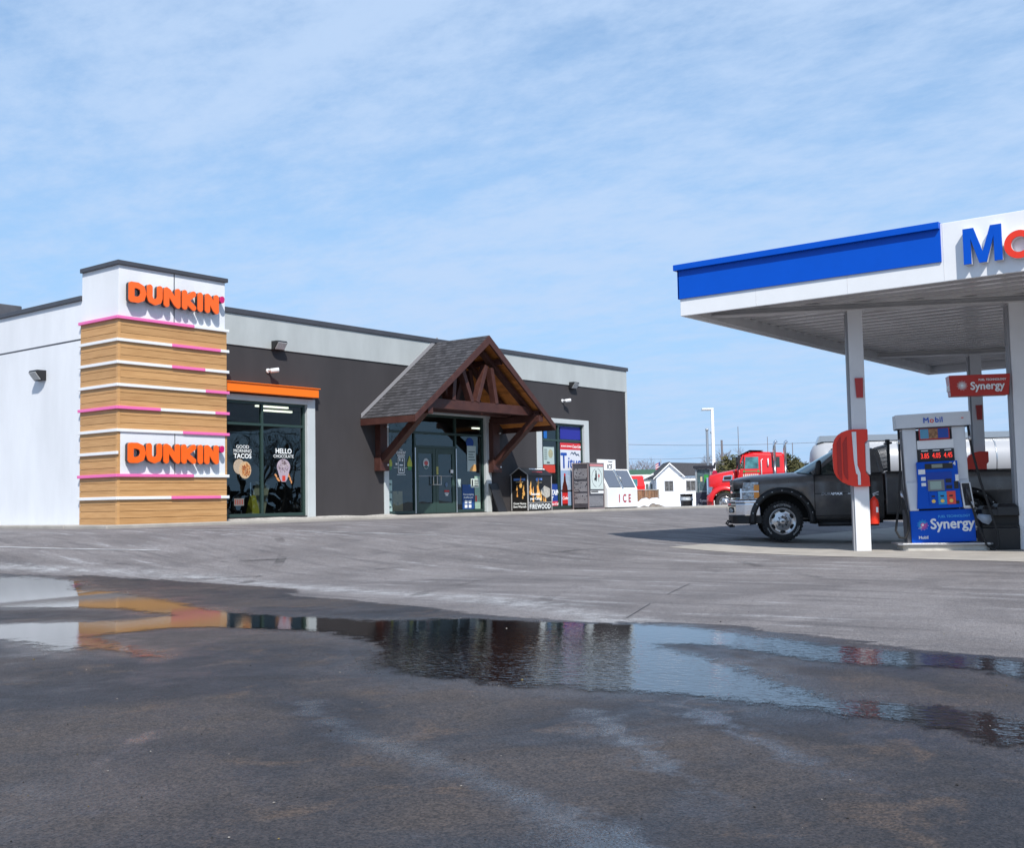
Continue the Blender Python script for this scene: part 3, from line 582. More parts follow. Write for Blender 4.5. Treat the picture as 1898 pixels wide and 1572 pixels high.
# ---- entrance gable
por = sub('entrance_porch', shop); PY0 = 21.5; PC = 26.43; EX0, EX1 = 23.05, 29.81; EZ, RZ = 3.62, 6.23
def roofz(x): return RZ-(RZ-EZ)*abs(x-PC)/(PC-EX0)
shing = bpy.data.materials.new('asphalt_shingle'); shing.use_nodes = True
def _sh():
    t = shing.node_tree; p = t.nodes['Principled BSDF']; l = t.links; c = t.nodes.new('ShaderNodeTexCoord'); mp = t.nodes.new('ShaderNodeMapping'); l.new(c.outputs['UV'], mp.inputs[0])
    b = t.nodes.new('ShaderNodeTexBrick'); l.new(mp.outputs[0], b.inputs[0]); b.inputs['Scale'].default_value = 1; b.inputs['Brick Width'].default_value = .21; b.inputs['Row Height'].default_value = .13; b.inputs['Mortar Size'].default_value = .006
    b.inputs['Color1'].default_value = (.058, .056, .062, 1); b.inputs['Color2'].default_value = (.022, .021, .024, 1); b.inputs['Mortar'].default_value = (.012, .012, .013, 1); b.inputs['Bias'].default_value = -.1
    n = t.nodes.new('ShaderNodeTexNoise'); l.new(c.outputs['Object'], n.inputs[0]); n.inputs['Scale'].default_value = 5; n.inputs['Detail'].default_value = 8; n.inputs['Roughness'].default_value = .8
    x = t.nodes.new('ShaderNodeMix'); x.data_type = 'RGBA'; x.blend_type = 'MULTIPLY'; x.inputs[0].default_value = 1; l.new(b.outputs[0], x.inputs[6]); r = t.nodes.new('ShaderNodeMapRange'); l.new(n.outputs[0], r.inputs[0]); r.inputs[1].default_value = .3; r.inputs[2].default_value = .7; r.inputs[3].default_value = .5; r.inputs[4].default_value = 1.7
    l.new(r.outputs[0], x.inputs[7]); l.new(x.outputs[2], p.inputs['Base Color']); p.inputs['Roughness'].default_value = .9
_sh()
for sd, ex in ((-1, EX0), (1, EX1)):
    g = G(); rows = 26; uv = g.b.loops.layers.uv.new('UVMap')
    for k in range(rows):
        x0 = PC+(ex-PC)*k/rows; x1 = PC+(ex-PC)*(k+1)/rows
        f = g.face([(x0, PY0-.02, roofz(x0)+.008), (x1, PY0-.02, roofz(x1)+.022), (x1, FY+.3, roofz(x1)+.022), (x0, FY+.3, roofz(x0)+.008)])
        sl_ = 4.27/rows
        for lp, (u, v) in zip(f.loops, ((0, k), (0, k+1), (2.5, k+1), (2.5, k))): lp[uv].uv = (u, (rows-v)*.13+.001*0)
        g.face([(x1, PY0-.02, roofz(x1)+.022), (x1, FY+.3, roofz(x1)+.022), (x1, FY+.3, roofz(x1)+.008), (x1, PY0-.02, roofz(x1)+.008)])
    g.build('shingle_roof', shing, por, fix=False)
    g = G(); nx_, nz_ = (RZ-EZ), (PC-EX0)
    # boards of the soffit, laid along the depth of the roof
    nb = 30
    for k in range(nb):
        x0 = PC+(ex-PC)*(k+.03)/nb; x1 = PC+(ex-PC)*(k+.97)/nb; z0, z1 = roofz(x0), roofz(x1)
        g.hexa([(x0, PY0+.03, z0-.045), (x1, PY0+.03, z1-.045), (x1, FY, z1-.045), (x0, FY, z0-.045), (x0, PY0+.03, z0-.01), (x1, PY0+.03, z1-.01), (x1, FY, z1-.01), (x0, FY, z0-.01)])
    g.build('soffit_boards', raftwood, por)
    g = G(); a = (PC, roofz(PC)); q = (ex, roofz(ex)); g.hexa([(PC, PY0-.035, a[1]-.26), (ex, PY0-.035, q[1]-.19), (ex, PY0+.03, q[1]-.19), (PC, PY0+.03, a[1]-.26), (PC, PY0-.035, a[1]+.004), (ex, PY0-.035, q[1]+.004), (ex, PY0+.03, q[1]+.004), (PC, PY0+.03, a[1]+.004)])
    g.build('rake_board', stain, por, bevel=.006)
    g = G(); g.box(min(ex, ex-sd*.04), max(ex, ex-sd*.04), PY0+.03, FY-.002, EZ-.19, EZ-.0); g.build('eave_board', stain, por, bevel=.005)
    g = G(); g.hexa([(PC, FY-.05, a[1]+.03), (ex, FY-.05, q[1]+.04), (ex, FY-.035, q[1]+.04), (PC, FY-.035, a[1]+.03), (PC, FY-.05, a[1]+.17), (ex-sd*.0, FY-.05, q[1]+.16), (ex, FY-.035, q[1]+.16), (PC, FY-.035, a[1]+.17)])
    g.build('flashing', M('flashing_metal', (.34, .33, .34), .5, metal=.2), por)
    # truss rafters: front and back
    for ty in (21.94, 22.80):
        g = G(); g.beam((PC, ty, RZ-.33), (PC+(ex-PC)*.80, ty, roofz(PC+(ex-PC)*.80)-.20), .13, .20, (0, 1, 0)); g.build('rafter', stain, por, bevel=.008)
    for ux in (.22, .80):
        xx = PC+(ex-PC)*ux; g = G(); g.box(xx-.07, xx+.07, 21.62, FY-.002, roofz(xx)-.25-(.09 if ux > .5 else 0), roofz(xx)-.075); g.build('purlin', stain, por, bevel=.008)
for ty in (21.92, 22.80):
    g = G(); g.box(23.98, 28.88, ty-.09, ty+.09, 3.90, 4.19); g.build('tie_beam', stain, por, bevel=.01)
    for xt, zt, xb in ((25.22, 5.0, 25.12), (25.50, 5.12, 26.0), (26.70, 5.2, 26.24), (26.95, 5.15, 27.18)):
        g = G(); g.beam((xt, ty+.001, zt+.15), (xb, ty+.001, 4.185), .15, .22, (0, 1, 0)); g.build('strut', stain, por, bevel=.008)
for px0, px1, xb in ((23.60, 23.98, 23.79), (28.92, 29.36, 29.12)):
    g = G(); g.box(px0+.05, px1-.03, FY-.22, FY-.003, 2.14, 3.78); g.build('post', stain, por, bevel=.01)
    g = G(); g.box(px0, px1, FY-.27, FY-.004, 2.10, 2.52); g.build('post_base', stain, por, bevel=.012)
    g = G(); g.beam((xb, FY-.2, 2.42), (xb, 21.66, 3.92), .2, .24, (1, 0, 0)); g.build('brace', stain, por, bevel=.01)
    g = G(); g.box(xb-.11, xb+.11, 21.55, FY-.003, 3.70, 3.905); g.build('wall_beam', stain, por, bevel=.01)
    for zz_ in (2.28, 3.42):
        g = G(); g.cyl((px1-.08, FY-.30, zz_), (px1-.08, FY-.2, zz_), .028, 10); g.build('bolt', alu, por)
# ---------------------------------------------------------------- lights and cameras on the walls
def wall_light(x, y, z, rz, label):
    t = lthing('wall_light', label, 'wall light', (x, y, z), rz, 'box lights on the shop walls')
    t.scale = (.8, .8, .8); g = G(); g.prism([(0, .30), (-.30, .30), (-.33, .24), (-.16, .03), (-.14, 0), (0, 0)], 'x', -.22, .22); g.build('housing', black, t, bevel=.01)
    g = G(); g.hexa([(-.19, -.335, .235), (.19, -.335, .235), (.19, -.165, .025), (-.19, -.165, .025), (-.19, -.345, .225), (.19, -.345, .225), (.19, -.175, .015), (-.19, -.175, .015)]); g.build('lens', M('lens_glass', (.55, .56, .55), .15, var=.2, vs=30), t)
wall_light(19.88, FY-.03, 5.36, 0, 'box light on the grey band above the coffee window')
wall_light(33.9, FY-.0, 5.25, 0, 'box light above the poster window at the far end of the shop front')
wall_light(14.15, 25.42, 4.25, R_(-90), 'box light on the white side wall left of the tower')
def cam_(x, z, label):
    t = lthing('security_camera', label, 'security camera', (x, FY, z), 0, 'white cameras on the shop front')
    g = G(); g.cyl((0, 0, 0), (0, -.04, 0), .06, 16); g.tube([(0, -.04, 0), (.02, -.12, .01), (.06, -.2, .0)], .03, 10); g.build('bracket', white, t)
    g = G(); g.T = Matrix.Translation((.06, -.2, .0)) @ Matrix.Rotation(R_(-32), 4, 'Z') @ Matrix.Rotation(R_(-8), 4, 'Y'); g.lathe([(0, -.1), (.055, -.1), (.06, -.08), (.06, .12), (.05, .13), (0, .13)], (0, 0, 0), (1, 0, 0), 16); g.build('camera_body', white, t)
    g = G(); g.T = Matrix.Translation((.06, -.2, .0)) @ Matrix.Rotation(R_(-32), 4, 'Z') @ Matrix.Rotation(R_(-8), 4, 'Y'); g.lathe([(0, .133), (.048, .133), (.05, .138), (.0, .145)], (0, 0, 0), (1, 0, 0), 16); g.build('camera_lens', black, t)
cam_(19.60, 4.78, 'white bullet camera over the coffee window'); cam_(33.3, 4.77, 'white bullet camera above the poster window')
# ---------------------------------------------------------------- posters, decals and goods at the shop front
DY = FY+.108
lettw = M('white_vinyl', (.85, .88, .88), .5)
def flat(name, x0, x1, z0, z1, col, label, cat='poster', group=None, y=None, parts=None):
    y = DY if y is None else y
    t = thing(name, label, cat, ((x0+x1)/2, y, z0), 0, group)
    g = G(); g.box(x0, x1, y-.003, y, z0, z1); g.build('sheet', col if not isinstance(col, tuple) else M(name+'_sheet', col, .55), t)
    return t
def ell(g, x, z, rx, rz, y, n=28, th=.002, a=0):
    g.prism([(x+rx*math.cos(t*2*math.pi/n)*math.cos(a)-rz*math.sin(t*2*math.pi/n)*math.sin(a), z+rx*math.cos(t*2*math.pi/n)*math.sin(a)+rz*math.sin(t*2*math.pi/n)*math.cos(a)) for t in range(n)], 'y', y-th, y); return g
def col(n, c, r=.5, **k): return M(n, c, r, **k)
# taco sticker
t = thing('window_sticker', 'round taco picture with white words on the left pane of the coffee window', 'window sticker', (18.84, DY, 1.85))
g = G(); put(g, 'GOOD', 18.84, DY-.001, 2.70, .125, sx=1.1); put(g, 'MORNING', 18.84, DY-.001, 2.59, .125, sx=1.0); put(g, 'TACOS', 18.84, DY-.001, 2.455, .17, off=.005, sx=1.05); g.build('lettering', lettw, t)
g = G(); ell(g, 18.73, 2.18, .19, .20, DY-.0, th=.002); g.build('tortilla', col('tortilla', (.50, .42, .34), col2=(.38, .28, .18), vs=20), t)
g = G(); ell(g, 18.92, 2.09, .20, .23, DY-.003, th=.002); g.build('tortilla', col('tortilla2', (.62, .46, .30), col2=(.5, .33, .18), vs=20), t)
g = G(); rr = random.Random(3); g2 = [col('fill_a', (.28, .06, .02)), col('fill_b', (.70, .40, .16)), col('fill_c', (.45, .14, .03))]
for k in range(150):
    a = rr.uniform(0, 6.28); r = rr.uniform(0, 1)**.5; g.mi = rr.randrange(3); ell(g, 18.95+.14*r*math.cos(a), 2.09+.17*r*math.sin(a), rr.uniform(.012, .035), rr.uniform(.008, .016), DY-.006-k*.00005, 8, .001, rr.uniform(0, 3))
g.build('filling', g2, t)
t = thing('window_sticker', 'speckled hot chocolate cup picture with white words on the right pane of the coffee window', 'window sticker', (20.23, DY, 1.78))
g = G(); put(g, 'HELLO', 20.235, DY-.001, 2.615, .19, off=.005); put(g, 'CHOCOLATE', 20.235, DY-.001, 2.475, .12, sx=.98); g.build('lettering', lettw, t)
g = G(); ell(g, 20.23, 2.19, .235, .215, DY); g.prism([(20.02, 2.10), (20.44, 2.10), (20.36, 1.86), (20.30, 1.78), (20.16, 1.78), (20.10, 1.86)], 'y', DY-.0035, DY-.0015); g.build('cup', col('cup_lilac', (.40, .33, .40)), t)
g = G(); g2 = [col('choc', (.10, .06, .06)), col('cream', (.60, .52, .52))]
for k in range(150):
    a = rr.uniform(0, 6.28); r = rr.uniform(0, 1)**.5; g.mi = rr.randrange(2); ell(g, 20.23+.205*r*math.cos(a), 2.19+.19*r*math.sin(a), rr.uniform(.008, .022), rr.uniform(.006, .012), DY-.005-k*.00003, 7, .001, rr.uniform(0, 3))
tag(g.build('sprinkles', g2, t), kind='stuff')
g = G(); g.box(20.18, 20.29, DY-.006, DY-.0045, 1.80, 1.95); g.build('cup_label', col('cup_red', (.55, .05, .03)), t)
g = G()
for k in range(12): ell(g, 19.94+.012*k+rr.uniform(-.02, .02), 1.99-.018*k+rr.uniform(-.02, .02), .03, .02, DY-.001-k*.0001, 9, .0005, rr.uniform(0, 3)); ell(g, 20.52-.010*k+rr.uniform(-.02, .02), 1.76+.019*k+rr.uniform(-.02, .02), .03, .02, DY-.001-k*.0001, 9, .0005, rr.uniform(0, 3))
g.build('pastry_bits', col('pastry', (.62, .27, .10)), t)
t = flat('window_poster', 18.56, 18.88, 1.15, 1.34, (.16, .15, .14), 'small red and white striped flyer low in the coffee window')
g = G(); [g.box(18.58+k*.075, 18.62+k*.075, DY-.006, DY-.0035, 1.18, 1.31) for k in range(4)]; g.build('print', col('flyer_red', (.22, .05, .04)), t)
# wet floor cone inside
t = lthing('wet_floor_sign', 'yellow folding floor sign standing inside the coffee window', 'floor sign', (19.75, 24.5, FL+.02))
for s in (-1, 1):
    g = G(); g.hexa([(-.14, s*.16, 0), (.14, s*.16, 0), (.14, s*.18, 0), (-.14, s*.18, 0), (-.07, s*.01, .62), (.07, s*.01, .62), (.07, s*.03, .62), (-.07, s*.03, .62)]); g.build('sign_leaf', col('yellow_plastic', (.30, .24, .02)), t)
t = lthing('easel_board', 'pale tilted board inside the right half of the coffee window', 'board', (20.45, 25.2, FL+.02))
g = G(); g.T = Matrix.Rotation(R_(12), 4, 'Y'); g.box(-.25, .25, -.02, .02, .1, 1.0); g.build('board', col('board_tan', (.35, .30, .22)), t)
g = G(); g.beam((-.2, .0, 0), (-.05, .2, 1.0), .03, .03); g.beam((.25, 0, 0), (.15, .2, 1.0), .03, .03); g.build('easel_leg', steel, t)
# entrance, left pane
t = thing('window_sticker', 'white outline phone picture with small white words left of the doors', 'window sticker', (24.87, DY, 2.0))
g = G(); put(g, 'THE', 24.87, DY-.001, 2.76, .07, off=.003); put(g, "DUNKIN'", 24.87, DY-.001, 2.68, .11, off=.004, sx=.9); put(g, 'REWARDS', 24.87, DY-.001, 2.59, .09, off=.003, sx=.8); g.box(24.68, 25.06, DY-.003, DY-.001, 2.0, 2.015); g.box(24.55, 25.15, DY-.003, DY-.001, 2.215, 2.225); g.build('lettering', lettw, t)
g = G()
for a, b, c, d in ((24.73, 24.75, 2.07, 2.53), (25.0, 25.02, 2.07, 2.53), (24.75, 25.0, 2.05, 2.075), (24.75, 25.0, 2.525, 2.55), (24.79, 24.84, 2.42, 2.50), (24.9, 24.95, 2.41, 2.49), (24.62, 24.70, 2.30, 2.36), (24.80, 24.95, 2.28, 2.32), (24.80, 24.86, 2.12, 2.2), (24.90, 24.96, 2.12, 2.18)): g.box(a, b, DY-.003, DY-.001, c, d)
g.build('phone_outline', lettw, t)
for x, l in ((24.37, 'nearest the left post'), (25.25, 'nearest the doors')):
    t = thing('leaf_cutout', 'yellow and green leaf-shaped cutout in the entrance glass, '+l, 'cutout', (x, DY, 2.15), 0, 'leaf cutouts in the entrance glass')
    g = G(); g.prism([(x-.11, 2.36), (x, 2.60), (x+.11, 2.36), (x+.10, 2.26), (x-.10, 2.26)], 'y', DY-.003, DY-.001); g.build('leaf_top', col('leaf_yellow', (.42, .46, .06)), t)
    g = G(); g.prism([(x-.10, 2.257), (x+.10, 2.257), (x+.06, 2.15), (x-.06, 2.15)], 'y', DY-.003, DY-.001); g.build('leaf_base', col('leaf_green', (.06, .26, .08)), t)
t = flat('price_strip', 24.29, 24.46, .89, 1.84, (.35, .50, .48), 'tall pale green strip of prices beside the left door post')
g = G(); [put(g, s, 24.375, DY-.004, 1.7-k*.23, .1, off=.002) for k, s in enumerate(('.99', '2.50', '.99', '99'))]; g.build('lettering', col('ink', (.02, .03, .04)), t)
for x, y, z, w, h in ((24.78, 24.05, .8, .44, .36), (24.78, 24.05, 1.162, .42, .34)):
    t = lthing('cardboard_box', 'brown cardboard box %s inside the entrance glass' % ('at the bottom of the pair' if z < 1 else 'stacked on another'), 'cardboard box', (x, y, z), 0, 'cardboard boxes inside the entrance')
    g = G(); g.box(-w/2, w/2, -.2, .2, 0, h); g.build('carton', col('cardboard', (.55, .36, .19), .8, var=.1), t, bevel=.006)
    g = G(); g.box(-.03, .03, -.202, .202, h-.0, h+.001); g.box(-.03, .03, -.2025, -.2005, h*.75, h); g.build('packing_tape', col('tape', (.30, .2, .1), .3), t)
# doors' stickers
t = thing('door_sticker', 'oval white and red sticker high on the left door', 'sticker', (26.0, FY+.105, 2.22)); yy = FY+.107
g = G(); ell(g, 26.0, 2.36, .14, .17, yy); g.build('oval', col('stick_white', (.5, .55, .56)), t)
g = G(); ell(g, 26.0, 2.38, .09, .07, yy-.003); g.build('print', col('stick_red', (.5, .08, .08)), t)
g = G(); g.prism([(25.88, 2.26), (26.0, 2.32), (26.12, 2.26), (26.0, 2.2)], 'y', yy-.005, yy-.003); g.build('print', col('stick_green', (.05, .12, .12)), t)
t = flat('door_sticker', 26.44+.02, 26.55, 2.02, 2.27, (.45, .42, .12), 'tall yellow green sticker beside the meeting edge of the right door', 'sticker', y=FY+.088)
t = flat('door_sticker', 27.14, 27.27, 2.07, 2.18, (.75, .75, .76), 'small white square sticker on the right door stile', 'sticker', y=FY+.088)
t = flat('door_sticker', 26.84, 27.08, 1.47, 1.52, (.55, .03, .03), 'red strip sticker with white words on the right door', 'sticker', y=yy)
g = G(); g.box(26.86, 27.06, yy-.005, yy-.003, 1.405, 1.43); g.box(26.90, 27.02, yy-.005, yy-.003, 1.35, 1.38); g.build('print', lettw, t)
t = thing('door_sticker', 'small round blue sticker above the red strip on the right door', 'sticker', (26.95, yy, 1.62)); g = G(); ell(g, 26.95, 1.70, .06, .08, yy); g.build('disc', col('stick_blue', (.10, .16, .25)), t)
# entrance, right pane
t = flat('window_poster', 28.0, 28.45, 2.14, 2.98, (.46, .56, .55), 'pale poster with an orange wave hanging right of the doors')
g = G(); g.prism([(28.1, 2.145), (28.445, 2.145), (28.445, 2.36), (28.33, 2.37), (28.2, 2.28)], 'y', DY-.005, DY-.0035); g.build('orange_wave', col('poster_orange', (.65, .36, .12)), t)
g = G(); [g.box(28.06, 28.40-(k % 3)*.05, DY-.005, DY-.0035, 2.50+k*.09, 2.53+k*.09) for k in range(4)]; g.build('print', col('poster_ink', (.08, .13, .13)), t)
t = thing('window_sticker', 'deep blue half disc sticker at the top of the right entrance pane', 'window sticker', (28.1, DY, 3.0)); g = G(); ell(g, 28.15, 3.08, .19, .17, DY+.001, th=.001); g.build('disc', col('blue_disc', (.01, .06, .28)), t)
t = flat('window_poster', 27.73, 28.33, .9, 1.70, (.015, .07, .24), 'dark blue poster with white words low in the right entrance pane')
g = G(); put(g, 'Now accepting', 28.03, DY-.004, 1.38, .085, off=.002); put(g, 'food/flex pets', 28.03, DY-.004, 1.28, .085, off=.002); put(g, 'Pay now!', 28.03, DY-.004, 1.16, .085, off=.002); [g.box(27.84+a*.2, 27.97+a*.2, DY-.005, DY-.0035, .94+b*.14, 1.04+b*.14) for a in (0, 1) for b in (0, 1)]; g.build('lettering', lettw, t)
t = flat('window_poster', 28.36, 28.64, .9, 1.98, (.30, .45, .36), 'pale green tall sheet behind the opening-hours sign')
g = G(); g.box(28.38, 28.46, DY-.005, DY-.0035, 1.14, 1.34); g.build('print', col('sheet_red', (.6, .04, .05)), t)
t = flat('hours_sign', 28.16, 28.58, 1.6, 1.9, (.6, .68, .62), 'white opening-hours sign with black lines right of the doors', 'sign', y=DY-.006)
g = G(); [g.box(28.34, 28.54, DY-.011, DY-.0095, 1.64+k*.06, 1.67+k*.06) for k in range(4)]; g.box(28.2, 28.27, DY-.011, DY-.0095, 1.65, 1.86); g.build('print', black, t)
t = flat('window_poster', 27.5, 27.66, 1.62, 1.88, (.45, .55, .55), 'small pale notice just right of the doors')
t = lthing('leaning_panel', 'black panel leaning on the wall right of the entrance', 'panel', (29.1, 23.45, FL))
g = G(); g.hexa([(-.2, -.25, 0), (.22, -.25, 0), (.22, -.21, 0), (-.2, -.21, 0), (-.2, .14, .95), (.22, .14, .95), (.22, .18, .95), (-.2, .18, .95)]); g.build('panel', black, t, bevel=.006)
g = G(); g.hexa([(.221, -.255, 0), (.25, -.255, 0), (.25, -.20, 0), (.221, -.2, 0), (.221, .135, .95), (.25, .135, .95), (.25, .185, .95), (.221, .185, .95)]); g.build('panel_edge', rubber, t)
# end window posters
t = flat('window_poster', 33.26, 34.57, .88, 3.24, (.30, .42, .60), 'tall poster with a cola bottle and blue words in the far window')
g = G(); g.box(33.262, 34.568, DY-.005, DY-.0035, 2.99, 3.238); g.build('red_band', col('cola_red', (.62, .02, .03)), t)
g = G(); g.box(33.262, 34.568, DY-.005, DY-.0035, 2.22, 2.985); g.build('white_field', col('poster_white', (.68, .70, .76)), t)
g = G(); put(g, 'ALWAYS SERVING', 33.66, DY-.006, 3.11, .085, off=.002); put(g, 'Coca-Cola', 34.30, DY-.006, 3.11, .15, off=.003, shear=.35, sx=.85); g.build('lettering', lettw, t)
g = G(); put(g, 'T', 33.47, DY-.006, 2.55, .80, off=.02, sx=.8); put(g, 'itus', 34.13, DY-.006, 2.50, .58, off=.010, shear=.1, sx=1.05); g.build('lettering', col('poster_blue', (.01, .07, .36)), t)
g = G(); g.prism([(33.85, 2.78), (34.0, 2.92), (34.1, 2.86), (34.2, 2.93), (34.3, 2.83), (34.42, 2.86), (34.5, 2.74), (34.36, 2.80), (34.28, 2.76), (34.18, 2.86), (34.1, 2.80), (34.0, 2.86)], 'y', DY-.007, DY-.0055); g.build('mountain_line', col('ridge_ink', (.05, .08, .15)), t)
g = G(); g.prism([(33.3, 1.75), (33.45, 2.1), (33.55, 1.95), (33.7, 2.2), (33.9, 1.9), (34.1, 2.1), (34.4, 1.75), (34.4, 1.5), (33.3, 1.5)], 'y', DY-.007, DY-.0055); g.build('iceberg', col('ice_blue', (.52, .60, .72), col2=(.25, .36, .5), vs=6), t)
g = G(); prof = [(.0, 0), (.15, 0), (.18, .1), (.17, .35), (.185, .55), (.15, .75), (.07, .95), (.05, 1.15), (0, 1.15)]; pts = [(33.5+r, .88+h) for r, h in prof]+[(33.5-r, .88+h) for r, h in prof[::-1][1:-1]]; g.prism(pts, 'y', DY-.01, DY-.0075); g.build('bottle', col('cola_brown', (.075, .012, .008), .3), t)
g = G(); ell(g, 33.5, 2.06, .055, .05, DY-.0105); g.build('bottle_cap', col('cap_red', (.6, .02, .02)), t)
g = G(); g.box(33.33, 33.67, DY-.012, DY-.0105, 1.0, 1.4); g.build('bottle_label', col('label_red', (.6, .02, .02)), t)
g = G(); put(g, 'Coke', 33.5, DY-.013, 1.2, .17, shear=.3, off=.003); g.build('lettering', lettw, t)
g = G(); g.box(33.26, 34.57, DY-.006, DY-.005, 1.45, 1.5); g.build('dark_edge', black, t)
t = flat('window_panel', 33.28, 34.58, 3.37, 3.84, (.02, .025, .28), 'plain deep blue panel in the upper right pane of the far window', 'panel')
t = flat('window_sticker', 32.26, 32.46, 3.37, 3.72, (.01, .12, .42), 'narrow blue figure in the upper left pane of the far window', 'window sticker')
t = flat('window_poster', 32.22, 32.88, 2.43, 3.06, (.42, .52, .50), 'pale poster with printed rows in the far window')
g = G(); [g.box(32.27, 32.45, DY-.005, DY-.0035, 2.6+k*.07, 2.625+k*.07) for k in range(6)]; g.box(32.42, 32.6, DY-.005, DY-.0035, 2.47, 2.52); g.build('print', col('row_ink', (.03, .05, .06)), t)
g = G(); ell(g, 32.66, 2.82, .14, .16, DY-.0035); g.build('picture', col('pic_olive', (.22, .26, .2), col2=(.5, .45, .25), vs=12), t)
t = flat('window_poster', 32.2, 32.92, 2.13, 2.41, (.55, .05, .03), 'plain red sign under the pale poster in the far window', 'sign')
t = flat('window_poster', 32.0, 33.04, .9, 1.72, (.012, .05, .26), 'blue poster with slanted white capitals behind the firewood box')
g = G(); put(g, 'NTAIN', 32.80, DY-.004, 1.40, .27, off=.009, shear=.25, sx=.82); put(g, 'RT', 32.62, DY-.004, 1.17, .25, off=.009, shear=.2, sx=.85); g.build('lettering', lettw, t)
g = G(); g.box(32.0, 33.04, DY-.005, DY-.0035, .9, 1.1); g.build('red_band', col('cola_pink', (.60, .04, .08)), t)
g = G(); put(g, 'Coca-Cola', 32.82, DY-.006, 1.0, .13, shear=.35, off=.002); g.build('lettering', lettw, t)
# firewood box
t = lthing('firewood_box', 'black house-shaped firewood box with flame pictures standing by the far window', 'firewood box', (30.1, 22.9, FL))
g = G(); g.box(0, 1.36, 0, .7, .02, 1.22); g.prism([(0, 1.222), (.7, 1.222), (.35, 1.44)], 'x', 0, 1.36); g.build('box_body', col('box_black', (.015, .014, .014), .4), t, bevel=.004)
g = G()
for s, a, b in ((1, (-.03, 1.21), (.35, 1.45)), (1, (.35, 1.45), (.73, 1.21))): g.prism([a, b, (b[0], b[1]+.03), (a[0], a[1]+.03)], 'x', -.02, 1.38)
g.build('lid', col('lid_black', (.02, .02, .024), .35), t)
g = G()
for y in (-.012, .682): g.box(-.014, .0+.02, y, y+.03, .02, 1.22)
for a, b in (((-.03, 1.22), (.35, 1.46)), ((.35, 1.46), (.73, 1.22))): g.prism([a, b, (b[0], b[1]+.025), (a[0], a[1]+.025)], 'x', -.04, -.021)
g.box(1.345, 1.372, -.012, .018, .02, 1.22); g.box(.02, 1.345, -.012, -.001, .28, .30); g.build('edge_strip', col('edge_grey', (.42, .42, .42), .4), t)
g = G(); put(g, 'FIREWOOD', .68, -.003, .145, .235, off=.005, sx=.90, spc=1.12); put(g, 'Seasoned', .42, -.003, .58, .13, off=.003); put(g, 'your Camp', .42, -.003, .42, .13, off=.003)
put(g, 'Grow Home', -.003, .35, .26, .105, rz=R_(-90), off=.003); put(g, 'Save Warmth', -.003, .35, .15, .1, rz=R_(-90), off=.003)
g.T = Matrix.Translation((.6, .1, 1.36)) @ Matrix.Rotation(R_(-56), 4, 'X'); [g.box(-.42+k*.11, -.34+k*.11+(k % 3)*.015, -.085, -.08, -.02, .035) for k in range(8)]; g.T = None
g.build('lettering', lettw, t)
g = G(); g.T = Matrix.Translation((.62, .1, 1.27)) @ Matrix.Rotation(R_(-56), 4, 'X'); [g.box(-.30+k*.12, -.21+k*.12, -.085, -.08, -.03, .01) for k in range(5)]; g.T = None; g.build('lettering', col('letter_red', (.6, .05, .08)), t)
fire = col('flame', (.85, .30, .05), .6, col2=(.9, .62, .2), vs=6)
def flame(g, x, z, s, y, axis='y'):
    p = [(x+a*s, z+b*s) for a, b in ((-.1, 0), (-.16, .2), (-.08, .35), (-.1, .55), (-.01, .8), (.05, 1.0), (.07, .7), (.04, .5), (.12, .35), (.15, .15), (.08, 0))]
    if axis == 'y': g.prism(p, 'y', y-.003, y-.001)
    else: g.prism([(-a, b) for a, b in p], 'x', y-.003, y-.001)
g = G(); [flame(g, x, z, s, -.001) for x, z, s in ((.16, .55, .5), (.30, .50, .35), (.58, .42, .72), (.74, .34, .4), (.3, .31, .3), (1.0, .31, .25), (.9, .32, .2))]
[flame(g, x, z, s, -.001, 'x') for x, z, s in ((-.30, .80, .40), (-.46, .70, .22), (-.18, .52, .38), (-.45, .48, .22), (-.22, .42, .2))]
g.build('flame_picture', fire, t)
g = G(); g.prism([(.74, .72), (.95, .86), (1.27, .76), (1.25, .50), (1.05, .43), (.76, .58)], 'y', -.006, -.004); g.build('bundle_picture', col('bundle', (.55, .53, .48), col2=(.35, .33, .28), vs=12), t)
g = G(); ell(g, .55, 1.07, .10, .06, -.001); g.box(.6, .82, -.003, -.001, 1.05, 1.12); g.box(-.003, -.001, .1, .6, 1.04, 1.12); g.build('logo', col('logo_blue', (.12, .25, .6)), t)
g = G(); g.box(.5, .8, -.003, -.001, .96, .985); g.box(-.003, -.001, .2, .5, .98, 1.0); g.build('logo_line', col('logo_tan', (.6, .5, .3)), t)
# perforated propane cage
t = lthing('cylinder_cabinet', 'grey perforated steel cabinet with a round black-on-white emblem poster', 'steel cabinet', (33.75, 22.9, FL))
cab = col('cabinet_steel', (.10, .10, .115), .4, metal=.5, var=.2, vs=4)
g = G(); g.box(.02, 1.03, .02, .70, .06, 1.66); g.build('cabinet_body', cab, t)
g = G(); [g.box(a, a+.04, b, b+.04, .0, 1.7) for a in (0, 1.01) for b in (0, .68)]; g.box(0, 1.05, 0, .04, 1.66, 1.70); g.box(0, .04, .04, .68, 1.662, 1.70); g.box(.04, 1.01, -.002, .02, .0, .06); g.build('corner_frame', col('frame_brown', (.26, .21, .21), .5, metal=.2), t, bevel=.004)
g = G()
for b0 in (.22, .66, 1.12):
    for i in range(12):
        for j in range(9):
            if rr.random() < .1: continue
            g.box(.016, .019, .08+i*.048, .104+i*.048, b0+j*.042, b0+.024+j*.042)
for i in range(20):
    for j in range(9): g.box(.07+i*.046, .092+i*.046, .016, .019, .12+j*.042, .142+j*.042)
g.build('perforation', col('perf_light', (.55, .55, .58), .5), t)
